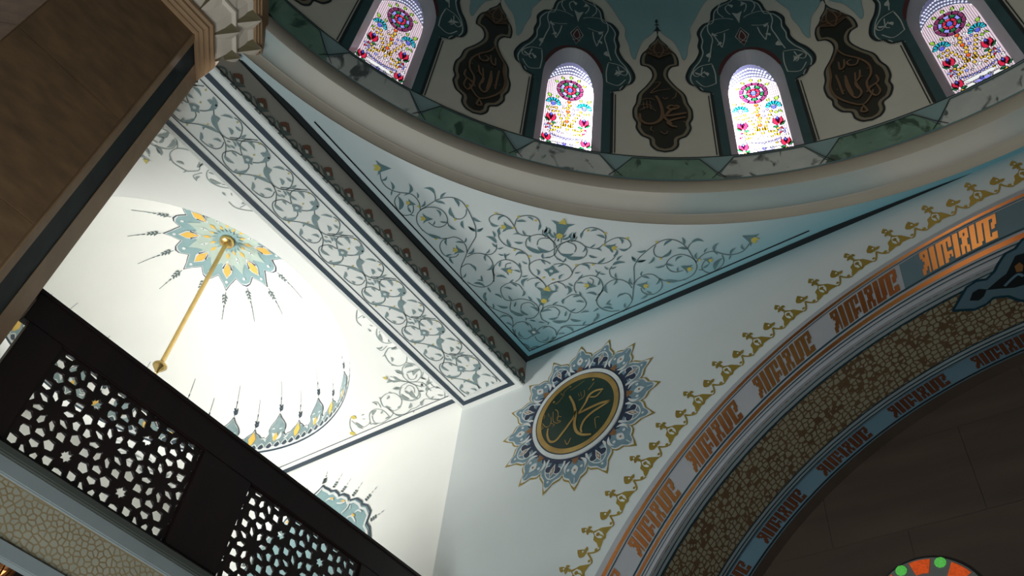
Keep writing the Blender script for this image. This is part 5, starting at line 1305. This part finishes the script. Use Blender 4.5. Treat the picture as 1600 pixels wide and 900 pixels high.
# mouldings and muqarnas follow the chamfered outline, stepping outwards
nf = Vector((nx_, ny_, 0))
def outline_at(d):
    # offset of the three visible faces (side chamfer, wide face, corner chamfer, north end) by d
    s = d * math.tan(radians(22.5))
    return [(-5.955 - .0 + d * .707 - 0, -.52 - d * .707 - 0), (-5.58 + d, YB0 - s), (-5.58 + d, Pp[1] + s), (Qq[0] + d * .707 + 0, Qq[1] + d * .707 - 0), (Qq[0] + d * .707 - .8, Qq[1] + d * .707)]
def loft(name, rows, m, parent):
    vs, fs = [], []; k = 5
    for d, z in rows: vs += [(x, y, z) for x, y in outline_at(d)]
    for i in range(len(rows) - 1):
        for q in range(3): fs.append((k * i + q, k * i + q + 1, k * i + k + q + 1, k * i + k + q))
    return mesh(name, vs, fs, m, parent)
loft('cornice_moulding', [(0, 8.0), (.03, 8.0), (.045, 8.015), (.045, 8.03), (.06, 8.04), (.08, 8.045), (.085, 8.065), (.10, 8.075), (.125, 8.08), (.13, 8.11), (.16, 8.12), (.165, 8.15), (.13, 8.155)], stone2, pier)
loft('capital_back', [(.13, 8.15), (.16, 8.20), (.27, 8.36), (.30, 8.38), (.30, 8.42), (.38, 8.56), (.42, 8.60), (.44, 8.62)], capm, pier)
loft('capital_fillet', [(.28, 8.365), (.315, 8.37), (.32, 8.40), (.29, 8.40)], capm, pier)
loft('top_moulding', [(.43, 8.60), (.46, 8.60), (.465, 8.63), (.48, 8.635), (.485, 8.67), (.50, 8.68), (.50, 8.9)], stone2, pier)
pocket_shade = mat('shaded_pocket_stone', rgb(122, 110, 82), .8, scale=5)  # shade of the cell hollows put into a darker olive colour
def cell(a_, b_, nr, hgt, dep):
    # one saw-tooth cell: a smooth face leaning out along its run, then a small triangular return
    up = Vector((0, 0, 1)); m1 = a_ + (b_ - a_) * .62
    T0 = a_ + up * hgt + nr * dep * .35; T1 = m1 + up * hgt * .86 + nr * dep * 1.25; M0 = (a_ + m1) / 2 + up * hgt * .5 + nr * dep * .30
    E = b_ + up * hgt + nr * dep * .35; T1b = m1 + up * hgt + nr * dep * 1.2
    vs = [a_, m1, T1, T0, M0, b_, E, T1b]
    Dp = (m1 + b_ + E + T1) / 4 - nr * dep * .5; vs.append(Dp)
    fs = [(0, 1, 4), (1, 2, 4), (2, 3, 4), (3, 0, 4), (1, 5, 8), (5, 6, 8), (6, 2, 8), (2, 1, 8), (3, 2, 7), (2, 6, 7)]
    return mesh('muqarnas_cell', vs, fs, None, pier, mats=[capm, pocket_shade], midx=[0, 0, 0, 0, 1, 1, 1, 1, 0, 0])
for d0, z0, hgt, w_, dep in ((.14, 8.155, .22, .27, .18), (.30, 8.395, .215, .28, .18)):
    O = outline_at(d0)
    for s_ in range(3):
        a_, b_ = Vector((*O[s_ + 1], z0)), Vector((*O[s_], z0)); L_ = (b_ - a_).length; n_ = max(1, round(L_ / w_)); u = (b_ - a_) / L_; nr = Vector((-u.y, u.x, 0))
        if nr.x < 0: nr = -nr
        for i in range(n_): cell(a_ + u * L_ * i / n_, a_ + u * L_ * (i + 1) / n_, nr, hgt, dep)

# ================================================================== ROUND STAINED WINDOW IN THE NICHE
rw = empty('window_17', kind='structure')
def circ_n(r, n, a0=0): return [(RWX + r * cos(a0 + 2 * pi * i / n), RWZ + r * sin(a0 + 2 * pi * i / n)) for i in range(n)]
mapN = lambda u, v, h: (u, YN - .03 - h, v)
a = Art(); a.poly(circ_n(RWR + .02, 48), black, .0); a.poly(circ_n(RWR, 48), hallw, .01); a.build('stone_frame', mapN, rw)
def lit(name, col, st):
    m = bpy.data.materials.new(name); m.use_nodes = True; t, b = nodes_of(m); b.inputs['Base Color'].default_value = col; b.inputs['Emission Color'].default_value = col; n = t.nodes.new('ShaderNodeTexNoise'); n.inputs['Scale'].default_value = 9
    t.links.new(mathn(t, 'MULTIPLY', n.outputs['Fac'], st * 2), b.inputs['Emission Strength']); return m
lr = lit('lit_orange_glass', (.62, .075, .01, 1), .5); lg = lit('lit_green_glass', (.10, .50, .08, 1), .5); lb = lit('lit_blue_glass', (.05, .15, .6, 1), .8)
for k in range(8):
    an = pi / 2 - .03 + k * pi / 4; a = Art(); w2 = .20
    P = [(RWX + r * cos(an + t), RWZ + r * sin(an + t)) for r, t in [(.50, -w2), (.50, -w2 / 2), (.50, 0), (.50, w2 / 2), (.50, w2), (.36, w2 * .8), (.36, 0), (.36, -w2 * .8)]]
    a.poly(P, lr, .02); a.build('orange_pane', mapN, rw)
    a = Art(); c = (RWX + .47 * cos(an + pi / 8), RWZ + .47 * sin(an + pi / 8)); a.disc(c, .055, lg, .02, 10); a.build('green_pane', mapN, rw)
a = Art(); a.disc((RWX, RWZ), .2, lb, .02, 16); a.build('blue_pane', mapN, rw)
for o in COL.objects:
    if o.parent is None and o.name.split('.')[0] in ('wall_drum',): pass
